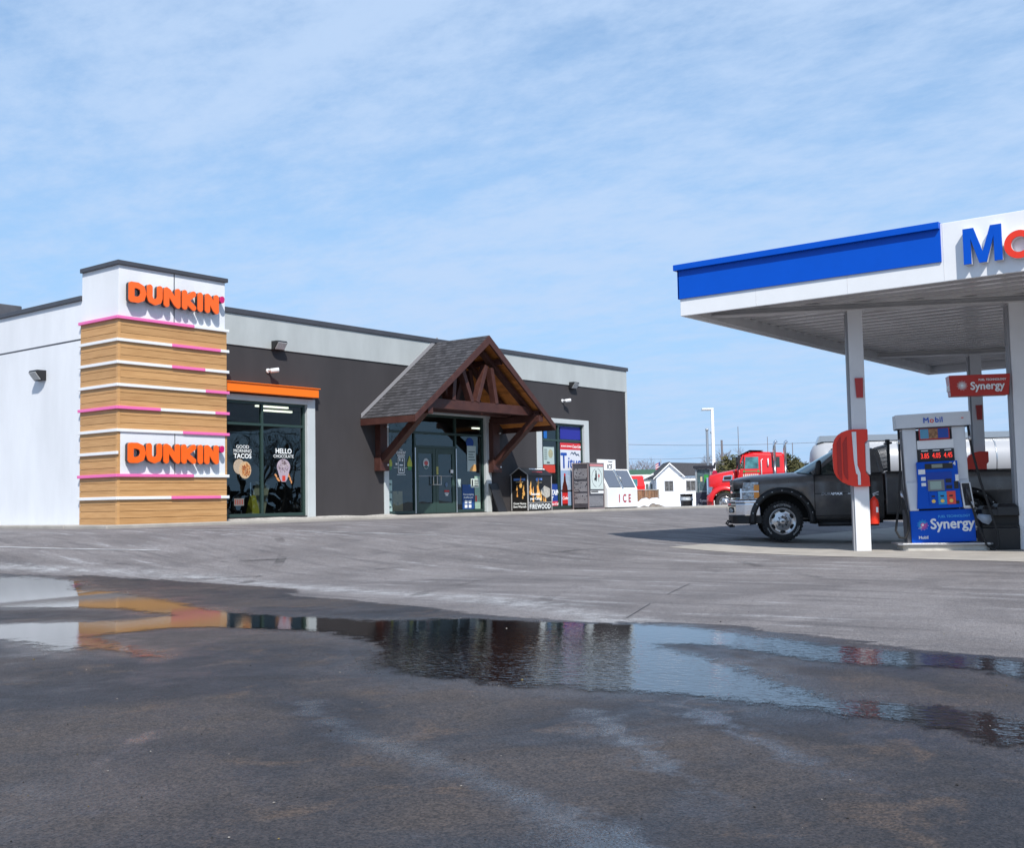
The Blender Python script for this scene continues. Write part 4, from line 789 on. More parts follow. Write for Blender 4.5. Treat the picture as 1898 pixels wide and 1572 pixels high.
g = G(); g.box(.13, .98, -.006, -.002, .73, 1.55); g.build('poster', paper, t)
g = G(); n = 40
for k in range(n):
    if k in (9, 10, 11, 29, 30, 31): continue
    a0, a1 = k/n*6.283, (k+.9)/n*6.283; g.prism([(.555+r*math.cos(a)*.98, 1.15+r*math.sin(a)) for r, a in ((.33, a0), (.345, a0), (.345, a1), (.33, a1))], 'y', -.009, -.007)
ell(g, .5, 1.18, .055, .17, -.007); ell(g, .5, 1.38, .035, .045, -.007); ell(g, .42, 1.1, .04, .05, -.007); g.box(.66, .68, -.009, -.007, 1.0, 1.3); g.build('emblem', black, t)
g = G(); ell(g, .69, 1.22, .05, .06, -.008); g.build('emblem', col('emb_red', (.5, .05, .06)), t)
g = G(); g.box(.13, .98, -.006, -.002, .57, .68); g.build('label_strip', white, t); g = G(); g.box(.15, .62, -.009, -.007, .615, .665); g.build('print', black, t)
g = G(); g.box(.1, .98, -.006, -.002, 1.57, 1.65); g.build('header_strip', col('strip_pink', (.6, .25, .26)), t)
# ice merchandiser
t = lthing('ice_freezer', 'white slant-front ice freezer with two grey doors and red capitals', 'ice freezer', (34.98, 22.88, FL))
prof = [(0, .04), (.72, .04), (.72, 1.50), (.42, 1.50), (.0, .74)]
g = G(); g.prism(prof, 'x', 0, 2.1); g.build('cabinet_body', white, t, bevel=.015)
sl = math.atan2(.76, .42)
g = G(); g.T = Matrix.Translation((0, 0, .74)) @ Matrix.Rotation(sl, 4, 'X')
for x0, x1 in ((.14, .95), (1.15, 1.96)): g.box(x0, x1, .06, .80, .0, .035)
g.build('door', col('door_grey', (.12, .14, .18), .35), t, bevel=.01)
g = G(); g.T = Matrix.Translation((0, 0, .74)) @ Matrix.Rotation(sl, 4, 'X'); g.box(1.0, 1.1, .02, .84, .0, .03); g.tube([(1.02, .3, .03), (1.02, .3, .10), (1.02, .52, .10), (1.02, .52, .03)], .012, 8); g.tube([(1.09, .3, .03), (1.09, .3, .10), (1.09, .52, .10), (1.09, .52, .03)], .012, 8); g.build('handle', alu, t)
g = G(); [put(g, c, .80+k*.36, -.001, .36, .42, off=.012, sx=.85) for k, c in enumerate('ICE')]; g.build('lettering', col('ice_red', (.38, .01, .03), .4), t)
g = G(); g.box(.05, 2.05, .03, .7, 0, .04); g.build('plinth', black, t)
t = lthing('ice_sign', 'small white sign with black capitals on the wall above the slant-front freezer', 'sign', (36.1, FY-.02, 2.22))
g = G(); g.box(-.62, .62, -.03, .015, 0, .44); g.build('sign_board', white, t, bevel=.006); g = G(); put(g, 'ICE', .2, -.032, .15, .26, off=.008); put(g, 'Packaged', .25, -.032, .36, .08); g.build('lettering', black, t)
# ---------------------------------------------------------------- fuel canopy
can = thing('fuel_canopy', 'white forecourt canopy with a blue and white fascia, ribbed metal ceiling and white columns', 'canopy', (18.5, 10.36, .1))
CX0, CX1, CY0, CY1 = 18.5, 32.9, -13.0, 10.36
g = G(); g.box(CX0, CX0+.06, CY0, CY1, 4.574, 5.535); g.box(CX0+.06, CX1, CY1-.06, CY1, 4.574, 5.535); g.box(CX1, CX1+.06, CY0, CY1, 4.574, 5.535); g.build('white_fascia', canw, can, bevel=.008)
g = G(); [g.box(CX0-.003, CX0+.0, y-.003, y+.003, 4.575, 4.895) for y in (8.8, 7.1)]; [g.box(CX0-.003, CX0+.0, y-.003, y+.003, 4.575, 5.53) for y in (5.48, 3.0, .5, -2)]; g.build('fascia_seams', beamm, can)
g = G(); g.box(CX0-.03, CX0-.002, 5.51, CY1+.02, 4.90, 5.44); g.box(CX0-.03, CX0+4, CY1+.002, CY1+.03, 4.90, 5.44); g.build('blue_fascia', mobblue, can)
g = G(); g.box(CX0-.10, CX0+.08, 5.51, CY1+.08, 5.44, 5.55); g.box(CX0+.08, CX1, CY1+.002, CY1+.08, 5.44, 5.55); g.build('blue_lip', mobblue, can, bevel=.005)
g = G(); x = CX0+.12; k = 0      # ribbed deck, ribs along the fascia
while x < CX1-.2:
    g.box(x, x+.27, CY0, CY1-.08, 4.80, 4.82); g.mi = 1; g.box(x+.275, x+.415, CY0, CY1-.08, 4.90, 4.91); g.mi = 0
    g.box(x+.262, x+.275, CY0, CY1-.08, 4.80, 4.90); g.box(x+.415, x+.43, CY0, CY1-.08, 4.775, 4.90); x += .43
g.build('ribbed_deck', [deckm, M('deck_recess_shade', (.22, .21, .22), .5, metal=.2)], can)  # shade in the gaps between ribs is painted as a darker second material
g = G(); g.box(CX0+.06, CX1, CY0, CY1-.06, 4.92, 5.1); g.build('deck_top', canw, can)
for a in ((CX0+.06, CX0+.16, CY0, CY1-.06), (CX1-.20, CX1, CY0, CY1-.06)):
    g = G(); g.box(*a, 4.60, 4.63); g.box(a[0] if a[0] > 20 else a[1]-.02, (a[0]+.02) if a[0] > 20 else a[1], a[2], a[3], 4.63, 4.80); g.build('edge_channel', beamm, can)
g = G(); g.box(CX0+.16, CX1-.2, CY1-.18, CY1-.06, 4.60, 4.63); g.box(CX0+.16, CX1-.2, CY1-.18, CY1-.16, 4.63, 4.80); g.build('edge_channel', beamm, can)
E1 = Vector((math.cos(R_(117)), math.sin(R_(117)), 0)); NN = Vector((-E1.y*-1, -E1.x, 0)).normalized(); NN = Vector((math.sin(R_(117)), -math.cos(R_(117)), 0)); C1 = Vector((20.702, 7.875, 0)); UP = Vector((0, 0, 1))
def IP(t, off, z=0): return C1+E1*t+NN*off+UP*z
def ibeam(g, p, q, w, h):
    p, q = Vector(p), Vector(q)
    g.beam(p+UP*h/2, q+UP*h/2, w, .025); g.beam(p-UP*h/2, q-UP*h/2, w, .025); g.beam(p, q, .02, h-.03)
for off, t0, t1 in ((.0, 3.0, -16), (8.0, -1.25, -19)):
    g = G(); ibeam(g, IP(t0, off, 4.727), IP(t1, off, 4.727), .24, .12); g.build('main_beam', beamm, can)
for t in ():
    g = G(); p, q = IP(t, .0 if t < 2 else 0, 4.83), IP(t-1.9, 8.0, 4.83)
    ibeam(g, p+NN*.15, q-NN*.15, .16, .2); g.build('cross_beam', beamm, can)
RZI = R_(-63)
colm = M('column_white', (.72, .73, .75), .4, var=.04, vs=1.5); cols = M('column_side_shade', (.30, .31, .33), .5)
for t, off in ((-.02, 0), (-2.90, 0), (-3.80, 8.0), (-9.0, 0), (-10.5, 8.0)):
    p = IP(t, off); zb = gz(p.x, p.y)
    g = G(); g.T = Matrix.Translation((p.x, p.y, 0)) @ Matrix.Rotation(RZI, 4, 'Z'); g.box(-.125, .145, -.13, .13, zb-.05, 4.66); c = g.build('column', colm, can, bevel=.008)
    g = G(); g.T = Matrix.Translation((p.x, p.y, 0)) @ Matrix.Rotation(RZI, 4, 'Z'); g.box(-.165, -.127, -.09, .12, zb-.05, 4.60); g.build('column_shade_strip', cols, c)  # darker grey strip stands in for the shaded left side of the column
    g = G(); g.T = Matrix.Translation((p.x, p.y, 0)) @ Matrix.Rotation(RZI, 4, 'Z'); g.box(-.2, .2, -.18, .18, 4.635, 4.66); g.build('cap_plate', beamm, c)
    if t in (-.02, -3.80):
        g = G(); g.T = Matrix.Translation((p.x, p.y, 0)) @ Matrix.Rotation(RZI, 4, 'Z'); g.hexa([(-.02, -.17, 2.97), (.10, -.17, 2.97), (.10, -.13, 2.97), (-.02, -.13, 2.97), (-.04, -.17, 3.34), (.11, -.17, 3.34), (.11, -.13, 3.34), (-.04, -.13, 3.34)]); g.build('red_flag_plate', synred, c)
# letters on the canopy fascia: they face -x
lt = thing('canopy_lettering', 'big blue and red three-dimensional letters on the white part of the canopy fascia', 'lettering', (18.42, 3.6, 4.78))
def clet(ch, yc, zc, size, m, name='letter', sx=1.):
    g = G(); M_ = Matrix.Translation((18.40, yc, zc)) @ Matrix.Rotation(R_(-90), 4, 'Z') @ STAND @ Matrix.Diagonal((sx, 1, 1, 1)); g.mesh(text_me(ch, size, .045, .016, bev=.004), M_)
    return g.build(name, m, lt)
whe = M('letter_edge', (.7, .72, .75), .4)
# M: polygon built to the photograph's proportions
g = G(); H = .575; z0 = 4.778; pts = [(0, 0), (.115, 0), (.115, .40), (.235, 0), (.345, 0), (.465, .40), (.465, 0), (.585, 0), (.585, 1), (.40, 1), (.29, .44), (.18, 1), (0, 1)]
P = [(-(a), b*H) for a, b in [(x, (z if z in (0, 1) else z*1.0)) for x, z in [(0, 0), (.115, 0), (.115, .70), (.235, 0), (.345, 0), (.465, .70), (.465, 0), (.585, 0), (.585, 1), (.42, 1), (.2925, .30), (.165, 1), (0, 1)]]]
g.prism([(5.132+a, z0+b) for a, b in P], 'x', 18.37, 18.40); g.build('letter', mobblue, lt, bevel=.002)
g = G(); g.prism([(5.132+a*1.0, z0+b) for a, b in P], 'x', 18.402, 18.49); g.build('letter_return', whe, lt)
def ring(yc, zc, r1, r0, sy=1.):
    for nm, m, d0, d1 in (('letter', mobred, 18.37, 18.40), ('letter_return', whe, 18.402, 18.49)):
        g = G(); n = 40; V = [[g.b.verts.new((d, yc+r*sy*math.cos(k/n*6.2832), zc+r*math.sin(k/n*6.2832))) for k in range(n)] for d in (d0, d1) for r in (r1, r0)]
        for k in range(n):
            q = (k+1) % n
            for a, b in ((0, 1), (1, 3), (3, 2), (2, 0)): f = g.b.faces.new((V[a][k], V[a][q], V[b][q], V[b][k]))
        g.build(nm, m, lt)
ring(4.295, 4.985, .222, .122)
for ch, yc in (('b', 3.82), ('i', 3.54), ('l', 3.38)): clet(ch, yc, 5.02, .80, mobblue)
# ---------------------------------------------------------------- fuel pump (rows of parts in local axes: x right, y away, z up)
def fuel_pump(loc, label, lean=0, far=False):
    t = lthing('fuel_pump', label, 'fuel pump', loc, RZI, rx=0); t.rotation_euler = (0, lean, RZI)
    grey = M('pump_grey', (.64, .65, .67), .4, metal=.15, var=.04); dk = M('pump_dark', (.09, .09, .10), .5); bl = mobblue
    g = G()                                   # the two bent side columns
    for s in (-1, 1):
        for a, b in (((.30, .555), (.37, .56)),):
            x0, x1 = (-.555, -.315) if s < 0 else (.315, .555)
            g.loft([[(x0+o0, -.19-d, z), (x1+o1, -.19-d, z), (x1+o1, .19+d, z), (x0+o0, .19+d, z)] for z, o0, o1, d in ((.60, (.03 if s < 0 else .12), (-.05 if s < 0 else .0), .05), (1.12, 0, 0, .02), (1.16, 0, 0, .0), (2.14, 0, 0, 0))], smooth=False)
    g.build('side_column', grey, t, bevel=.012)
    g = G(); g.box(-.56, -.5, -.1, .1, .0, 2.1); g.box(-.31, .33, -.08, .16, .6, 2.1); g.build('core', dk, t)
    # cap with a bowed front
    n = 16; pr = [(-.66+1.32*k/n, -.22-.07*math.sin(math.pi*k/n)) for k in range(n+1)]+[(.66, .22), (-.66, .22)]
    g = G(); g.prism(pr, 'z', 2.145, 2.40); cp = g.build('cap', grey, t, bevel=.012)
    g = G(); g.prism([(x*.985, y*.985) for x, y in pr], 'z', 2.13, 2.1445); g.build('cap_underside', dk, cp)
    for ch, x, m in (('M', -.135, mobblue), ('o', -.035, mobred), ('b', .055, mobblue), ('i', .112, mobblue), ('l', .147, mobblue)):
        g = G(); put(g, ch, x, -.294, 2.265, .14, off=.0025); g.build('letter', m, cp)
    g = G(); g.box(.49, .53, -.262, -.258, 2.275, 2.29); g.build('logo_dot', mobred, cp)
    # blue base
    g = G(); g.box(-.53, .60, -.235, .235, .0, .60); b = g.build('blue_base', bl, t, bevel=.01)
    g = G(); g.box(-.60, -.532, -.2, .2, .0, .62); g.build('base_side', dk, t)
    g = G(); put(g, 'Synergy', .20, -.238, .335, .265, off=.008, sx=.93); put(g, 'Mobil', -.32, -.238, .10, .075, off=.003); g.build('lettering', white, b)
    g = G(); put(g, 'FUEL TECHNOLOGY', .24, -.238, .475, .062, off=.002, sx=.98); g.build('lettering', M('light_blue', (.05, .35, .75), .4), b)
    burst(b, -.32, .335, .10, -.238, None)
    # card and screen panel, proud of the columns
    g = G(); g.prism([(-.40, .63), (.40, .63), (.36, 1.10), (.36, 1.50), (-.36, 1.50), (-.36, 1.10)], 'y', -.30, -.20); g.build('card_panel', bl, t, bevel=.015)
    g = G(); g.box(-.22, .27, -.311, -.301, 1.36, 1.46); q = g.build('readout', black, t); g = G(); g.box(-.10, .09, -.314, -.3115, 1.38, 1.445); g.build('readout_screen', M('lcd', (.25, .27, .22), .3), q)
    g = G(); g.box(-.22, .24, -.308, -.301, .98, 1.30); g.build('inner_panel', M('panel_blue', (.0, .045, .36), .4), t)
    g = G(); g.box(-.19, .10, -.316, -.309, .955, 1.16); q = g.build('screen', M('bezel', (.18, .19, .2), .4), t); g = G(); g.box(-.15, .045, -.319, -.3165, .985, 1.13); g.build('screen_glass', M('screen_pale', (.30, .40, .36), .2), q)
    for k, (m, c2) in enumerate(((mobblue, 0), (M('button_cyan', (.02, .28, .62), .4), 0), (M('button_red', (.72, .07, .05), .4), 0))):
        x = -.18+.155*k; g = G(); g.box(x, x+.15, -.318, -.309, .70, .94); q = g.build('grade_button', m, t)
        g = G(); ell(g, x+.07, .765, .034, .034, -.321, 18, .006); g.build('octane_disc', M('disc_yellow', (.85, .55, .12), .4), q)
        g = G(); g.box(x+.04, x+.10, -.3205, -.3185, .84, .87); g.build('key', black, q)
    g = G(); g.box(.125, .225, -.318, -.309, 1.10, 1.17); g.box(.13, .23, -.318, -.309, .985, 1.05); g.build('card_reader', black, t)
    g = G(); g.box(.27, .35, -.308, -.301, .98, 1.12); g.box(.27, .34, -.308, -.301, .70, .76); g.build('keypad', black, t)
    g = G()
    for a in ((-.34, -.22, 1.27, 1.36), (-.30, -.20, 1.15, 1.22), (-.30, -.21, 1.05, 1.11), (.30, .36, 1.12, 1.24), (.21, .26, 1.40, 1.47)): g = G(); g.box(a[0], a[1], -.306, -.301, a[2], a[3]); g.build('notice', white, t)
    g = G(); put(g, '4', .30, -.302, 1.445, .10, off=.004); g.build('pump_number', white, t)
    # price board
    g = G(); g.box(-.31, .33, -.225, -.20, 1.505, 1.73); q = g.build('price_board', black, t)
    g = G(); [put(g, s, -.190+k*.205, -.227, 1.605, .135, off=.001, sx=.66) for k, s in enumerate(('3.85', '4.05', '4.45'))]; g.build('price_digits', M('led_red', (1, .05, .03), .5, emit=.7), q)
    for k in range(3): g = G(); g.box(-.25+k*.205, -.13+k*.205, -.229, -.2265, 1.695, 1.715); g.build('grade_label', white, q)
    g = G(); g.box(-.31, .33, -.215, -.19, 1.735, 1.90); g.build('white_panel', white, t)
    g = G(); g.box(-.27, .27, -.24, -.216, 1.905, 2.12); q = g.build('advert', synred, t)
    g = G(); g.mi = 0; g.box(-.25, -.10, -.243, -.2405, 1.93, 2.11); g.mi = 1; g.box(-.095, .06, -.243, -.2405, 1.93, 2.11); g.mi = 2; g.box(.065, .25, -.243, -.2405, 1.93, 2.11); g.build('advert_picture', [M('ad_blue', (.1, .3, .45), .5), M('ad_brown', (.3, .15, .07), .5, var=.6, vs=20), M('ad_navy', (.02, .07, .35), .5)], q)
    # nozzle bay, nozzle, hoses
    g = G(); g.hexa([(.41, -.30, .62), (.60, -.30, .62), (.60, -.12, .62), (.41, -.12, .62), (.38, -.30, 1.09), (.555, -.30, 1.09), (.555, -.12, 1.09), (.38, -.12, 1.09)]); q = g.build('nozzle_bay', grey, t, bevel=.008)
    g = G(); g.hexa([(.44, -.306, .66), (.575, -.306, .66), (.575, -.3, .66), (.44, -.3, .66), (.40, -.306, 1.07), (.53, -.306, 1.07), (.53, -.3, 1.07), (.40, -.3, 1.07)]); g.build('bay_recess', black, q)
    g = G(); g.tube([(.47, -.33, 1.0), (.485, -.36, .93), (.50, -.36, .85), (.53, -.345, .74)], [.022, .03, .028, .02], 10); g.tube([(.46, -.36, .92), (.45, -.39, .84), (.49, -.37, .76)], .008, 6); g.build('nozzle', M('nozzle_dark', (.05, .05, .055), .35), t)
    g = G(); g.tube([(.53, -.345, .745), (.57, -.34, .66), (.56, -.34, .55)], [.014, .012, .010], 8); g.build('nozzle_spout', steel, t)
    g = G(); g.tube([(.60, -.24, 2.14), (.61, -.24, 1.95), (.65, -.25, 1.6), (.74, -.25, 1.1), (.84, -.36, .6), (.93, -.44, .15), (.93, -.46, -.08), (.84, -.46, -.17), (.72, -.42, -.05), (.62, -.36, .3), (.56, -.33, .6), (.52, -.33, .75)], .023, 10); g.build('hose', rubber, t)
    g = G(); g.tube([(.61, -.24, 1.95), (.62, -.24, 1.86)], .028, 10); g.tube([(-.62, -.16, 1.95), (-.62, -.16, 1.86)], .028, 10); g.build('hose_joint', steel, t)
    g = G(); g.tube([(-.61, -.1, 2.14), (-.62, -.16, 1.9), (-.64, -.18, 1.4), (-.70, -.2, .8), (-.80, -.22, .25), (-.74, -.24, .12), (-.64, -.26, .10), (-.58, -.27, .25), (-.58, -.27, .5), (-.63, -.26, .75), (-.66, -.2, .98)], .022, 10); g.build('hose', rubber, t)
    g = G(); g.tube([(-.66, -.2, .98), (-.65, -.22, .9), (-.63, -.24, .8)], [.024, .03, .02], 8); g.build('nozzle', steel, t)
    return t
def burst(parent, cx, cz, r, y, one):
    mm = [M('burst_cyan', (.05, .45, .8), .4), M('burst_pink', (.75, .12, .35), .4), M('burst_white', (.8, .82, .85), .4)] if one is None else [one]*3
    g = G(); rnd = random.Random(4)
    for k in range(22):
        for j, rr_ in enumerate((.50, .68, .85, 1.0)):
            a = k/22*6.283+j*.14
            if j == 3 and k % 2: continue
            g.mi = (1 if math.cos(a-5.6) > .35 and j < 3 else 0 if math.sin(a-.5) > -.2 else 2); s = r*(.085-.012*j); ell(g, cx+r*rr_*math.cos(a), cz+r*rr_*math.sin(a), s, s, y-.001, 6, .002)
    g.mi = 1; ell(g, cx, cz, r*.36, r*.36, y-.001, 20, .002); g.mi = 2; ell(g, cx, cz, r*.20, r*.20, y-.0035, 16, .0015); g.build('burst_logo', mm, parent, fix=True)
pb = IP(-1.415, .06); ZI = .23
fuel_pump((pb.x, pb.y, ZI), 'white and blue fuel pump with red price digits standing on its concrete plinth', lean=R_(-1.6))
tpl = Matrix.Translation((pb.x, pb.y, 0)) @ Matrix.Rotation(RZI, 4, 'Z')
t = lthing('pump_plinth', 'low concrete plinth with a steel rim under the blue and white pump', 'plinth', (pb.x, pb.y, gz(pb.x, pb.y)), RZI)
zz0 = gz(pb.x, pb.y)
g = G(); g.prism([(-.70, -.32), (-.62, -.38), (.74, -.38), (.80, -.32), (.80, .5), (-.70, .5)], 'z', -.05, ZI-zz0-.045); g.build('plinth_block', M('pale_concrete', (.5, .48, .44), .9, var=.15, vs=6, bump=.4), t, bevel=.01)
g = G(); g.prism([(-.80, -.36), (-.72, -.43), (.80, -.43), (.86, -.36), (.86, .5), (-.80, .5)], 'z', ZI-zz0-.043, ZI-zz0-.004); g.build('steel_rim', M('rim_steel', (.42, .42, .43), .4, metal=.6), t, bevel=.006)
# hanging red sign beside the second column
sg = IP(-2.19, -.06, 2.93); t = lthing('hanging_sign', 'long red tilted sign with white words fixed to the column above the pump', 'sign', tuple(sg), RZI)
g = G(); g.hexa([(-.505, -.12, 0), (.505, -.12, 0), (.505, .16, 0), (-.505, .16, 0), (-.535, -.16, .385), (.535, -.16, .385), (.535, .2, .385), (-.535, .2, .385)]); g.build('sign_box', synred, t, bevel=.01)
g = G(); put(g, 'Synergy', .13, -.158, .17, .20, off=.006, sx=.95); put(g, 'FUEL TECHNOLOGY', .22, -.163, .285, .052, off=.002); g.build('lettering', white, t)
burst(t, -.31, .19, .09, -.158, white)
g = G(); g.box(-.538, -.50, -.10, .1, .10, .2); g.build('end_badge', white, t)
s2 = IP(-3.75, -.06, 2.93); t = lthing('hanging_sign', 'red tilted sign on the far side of the second column, cut by the frame edge', 'sign', tuple(s2), RZI)
g = G(); g.hexa([(-.505, -.12, 0), (.505, -.12, 0), (.505, .16, 0), (-.505, .16, 0), (-.535, -.16, .385), (.535, -.16, .385), (.535, .2, .385), (-.535, .2, .385)]); g.build('sign_box', synred, t, bevel=.01)
# red curved dispenser shell on the first column, and its twin on the rear column
def red_station(p, z, label, notice):
    t = lthing('towel_station', label, 'towel station', (p.x, p.y, z), RZI, 'red towel and bucket shells on the canopy columns')
    if notice:
        out = [(-.40, .0), (-.40, .70), (-.37, .84), (-.30, .95), (-.20, 1.01), (-.06, 1.04), (.16, 1.04), (.16, .78), (.11, .72), (.11, .0)]
        g = G(); g.prism(out, 'y', -.30, -.14); g.build('red_shell', mobred, t, bevel=.015)
        g = G(); g.box(-.22, .10, -.308, -.302, .08, .55); q = g.build('notice', paper, t); g = G(); put(g, '42c', .01, -.31, .30, .13, off=.004); g.box(-.17, -.07, -.312, -.309, .27, .34); g.build('print', mobblue, q)
        g = G(); g.box(-.18, .08, -.33, -.301, .0, .06); g.build('tray', black, t); return t
    out = [(-.49, .34), (-.50, .6), (-.49, .80), (-.455, .90), (-.40, .975), (-.32, 1.03), (-.22, 1.065), (-.10, 1.08), (.15, 1.075), (.15, .87), (.09, .82), (.09, .27), (.15, .19), (.16, .0), (-.1, .0), (-.22, .03), (-.34, .09), (-.43, .18), (-.475, .26)]
    g = G(); g.prism(out, 'y', -.22, -.14); g.build('red_shell', mobred, t, bevel=.015)
    for dx in (0, .11):
        g = G(); g.prism([(-.42+dx, .25), (-.42+dx, .82), (-.38+dx, .90), (-.345+dx, .955), (-.345+dx, .12), (-.39+dx, .17)], 'y', -.235, -.2205); g.build('shell_rib', M('red_dark', (.42, .02, .012), .4), t, bevel=.004)
    g = G(); g.prism([(-.09, .25), (-.06, .22), (-.06, .03), (-.01, .03), (-.01, .25), (-.06, .4), (-.06, 1.03), (-.14, 1.03), (-.12, .5)], 'y', -.237, -.2205); g.build('white_strip', white, t)
    g = G(); g.prism([(.095, .80), (.155, .85), (.175, .85), (.175, .22), (.155, .22), (.095, .29)], 'y', -.205, -.145); g.build('white_insert', white, t, bevel=.01)
    return t
red_station(IP(-.02, 0), 1.29, 'red curved shell wrapped round the nearest column over the pickup door', False)
red_station(IP(-3.82, 8.0), 1.12, 'red curved shell with a white notice on the rear column behind the hose', True)
# extinguisher
pe = IP(-.26, .0, .58); t = lthing('fire_extinguisher', 'red fire extinguisher hanging on the right side of the nearest column', 'fire extinguisher', tuple(pe), RZI)
g = G(); g.lathe([(0, 0), (.08, 0), (.085, .015), (.085, .40), (.07, .46), (.03, .50), (.02, .52), (0, .52)], (0, 0, 0), (0, 0, 1), 24); g.build('cylinder', mobred, t)
g = G(); g.tube([(0, 0, .52), (0, 0, .56)], .018, 10); g.beam((-.02, 0, .57), (.09, 0, .61), .02, .012); g.beam((-.02, 0, .56), (.085, 0, .555), .02, .01); g.build('valve', steel, t)
g = G(); g.tube([(.03, 0, .55), (.1, -.02, .5), (.105, -.03, .3), (.10, -.04, .18)], .010, 8); g.build('hose', rubber, t)
g = G(); g.box(.02, .06, -.088, -.07, .22, .32); g.build('label', white, t)
# black bin
pn = IP(-2.46, .04); zb = gz(pn.x, pn.y)
t = lthing('waste_bin', 'black two-part forecourt bin with a tucked blue towel between pump and second column', 'waste bin', (pn.x, pn.y, zb+.006), RZI)
for x0, x1, h, nm in ((-.33, -.07, .80, 'bin_body'), (-.07, .30, .84, 'bin_body')):
    g = G(); g.loft([[(x0, -.24, 0), (x1, -.24, 0), (x1, .24, 0), (x0, .24, 0)], [(x0-.01, -.25, .40), (x1+.01, -.25, .40), (x1+.01, .25, .40), (x0-.01, .25, .40)]], smooth=False); g.build('bin_body', black, t, bevel=.015)
    g = G(); g.loft([[(x0, -.16, .42), (x1, -.16, .42), (x1, .24, .42), (x0, .24, .42)], [(x0, -.16, .62), (x1, -.16, .62), (x1, .24, .62), (x0, .24, .62)]], smooth=False); g.box(x0, x1, -.24, -.16, .415, .45); g.build('bin_opening', M('bin_dark', (.01, .01, .01), .6), t)
    g = G(); g.loft([[(x0-.01, -.25, .62), (x1+.01, -.25, .62), (x1+.01, .25, .62), (x0-.01, .25, .62)], [(x0, -.24, h-.06), (x1, -.24, h-.06), (x1, .24, h-.06), (x0, .24, h-.06)], [(x0+.04, -.16, h), (x1-.04, -.16, h), (x1-.04, .18, h), (x0+.04, .18, h)]], smooth=False); g.build('bin_hood', black, t, bevel=.012)
g = G(); g.loft([[(-.40, -.26, .66), (-.20, -.27, .64), (-.20, -.262, .64), (-.40, -.252, .66)], [(-.44, -.27, .60), (-.14, -.28, .58), (-.14, -.272, .58), (-.44, -.262, .60)], [(-.34, -.27, .5), (-.24, -.28, .46), (-.24, -.272, .46), (-.34, -.262, .5)]]); g.build('paper_towel', M('towel_blue', (.30, .36, .45), .9), t)
# ---------------------------------------------------------------- pickup (local axes: x forward, y to its left, z up; origin under the front axle)
HT = R_(119); Lf = Vector((math.cos(HT+math.pi/2), math.sin(HT+math.pi/2), 0))
PO = Vector((22.683, 10.351, 0))-Lf*.93; PO.z = gz(PO.x, PO.y)-.0
pk = lthing('pickup_truck', 'dark grey pickup with chrome bumper and black fender flares parked under the canopy', 'pickup truck', tuple(PO+Vector((0, 0, .012))), HT)
paintd = M('pickup_paint', (.145, .138, .134), .36, metal=.3, coat=.4, var=.22, vs=3, rvar=.12)
flare = M('flare_plastic', (.014, .014, .015), .5, var=.2, vs=15, bump=.1)
amber = M('amber_lens', (.85, .30, .02), .2, coat=.5); headm = M('headlamp_lens', (.52, .55, .58), .12, metal=.85, col2=(.12, .13, .14), vs=16, coat=.6, bump=.6, bs=18)
dglass = glass('cab_glass', (.12, .15, .15), 1.7); dark = M('dark_inside', (.008, .008, .008), .8)
def boolcyl(o, x, z, r, y0, y1):
    g = G(); g.lathe([(0, y0), (r, y0), (r, y1), (0, y1)], (x, 0, z), (0, 1, 0), 40, smooth=False)
    bmesh.ops.remove_doubles(g.b, verts=g.b.verts[:], dist=.0001)
    bmesh.ops.recalc_face_normals(g.b, faces=g.b.faces[:]); me = bpy.data.meshes.new('c'); g.b.to_mesh(me); c = bpy.data.objects.new('c', me); S.collection.objects.link(c); c.matrix_world = Matrix.Identity(4)
    p = o.parent; o.parent = None; md = o.modifiers.new('b', 'BOOLEAN'); md.operation = 'DIFFERENCE'; md.object = c; md.solver = 'EXACT'; apply_mods(o); o.parent = p; bpy.data.objects.remove(c); bpy.data.meshes.remove(me)
def sect(x, w, zb, zs, hc, inn=.14):
    h = [(w-.07, zb), (w-.015, zb+.10), (w, (zb+zs)/2), (w-.012, zs-.20), (w-.04, zs-.07), (w-inn, zs), (w*.55, (zs+hc*2)/3), (w*.3, hc-.006), (0, hc)]
    return [(x, y, z) for y, z in h]+[(x, -y, z) for y, z in h[::-1][1:]]
g = G()
g.loft([sect(*a) for a in ((1.04, .70, 1.26, 1.30, 1.33), (1.01, .82, 1.26, 1.335, 1.37), (.90, .92, 1.255, 1.36, 1.41), (.66, .97, 1.25, 1.385, 1.455), (.62, .972, .58, 1.388, 1.46), (.2, .98, .50, 1.405, 1.49), (-.3, .985, .48, 1.425, 1.51), (-.62, .985, .46, 1.44, 1.52), (-.68, .985, .46, 1.445, 1.45), (-2.12, .985, .46, 1.455, 1.456))])
bmesh.ops.remove_doubles(g.b, verts=g.b.verts[:], dist=.0005)
body = g.build('body', paintd, pk); boolcyl(body, 0, .47, .585, .50, 1.3); boolcyl(body, 0, .47, .585, -1.3, -.50)
for p in body.data.polygons: p.use_smooth = p.area < .5 and abs(p.normal.y) < .98 or p.use_smooth
def bedsec(x, w=.985): return [(x, w-.05, .55), (x, w, .62), (x, w, 1.05), (x, w-.01, 1.30), (x, w-.03, 1.42), (x, w-.07, 1.45), (x, w-.12, 1.44), (x, w-.12, .85), (x, -w+.12, .85), (x, -w+.12, 1.44), (x, -w+.07, 1.45), (x, -w+.03, 1.42), (x, -w+.01, 1.30), (x, -w, 1.05), (x, -w, .62), (x, -w+.05, .55)]
g = G(); g.loft([bedsec(-2.17), bedsec(-2.20), bedsec(-5.02), bedsec(-5.06, .97)]); bed = g.build('cargo_bed', paintd, pk); boolcyl(bed, -3.82, .46, .52, .70, 1.3); boolcyl(bed, -3.82, .46, .52, -1.3, -.70)
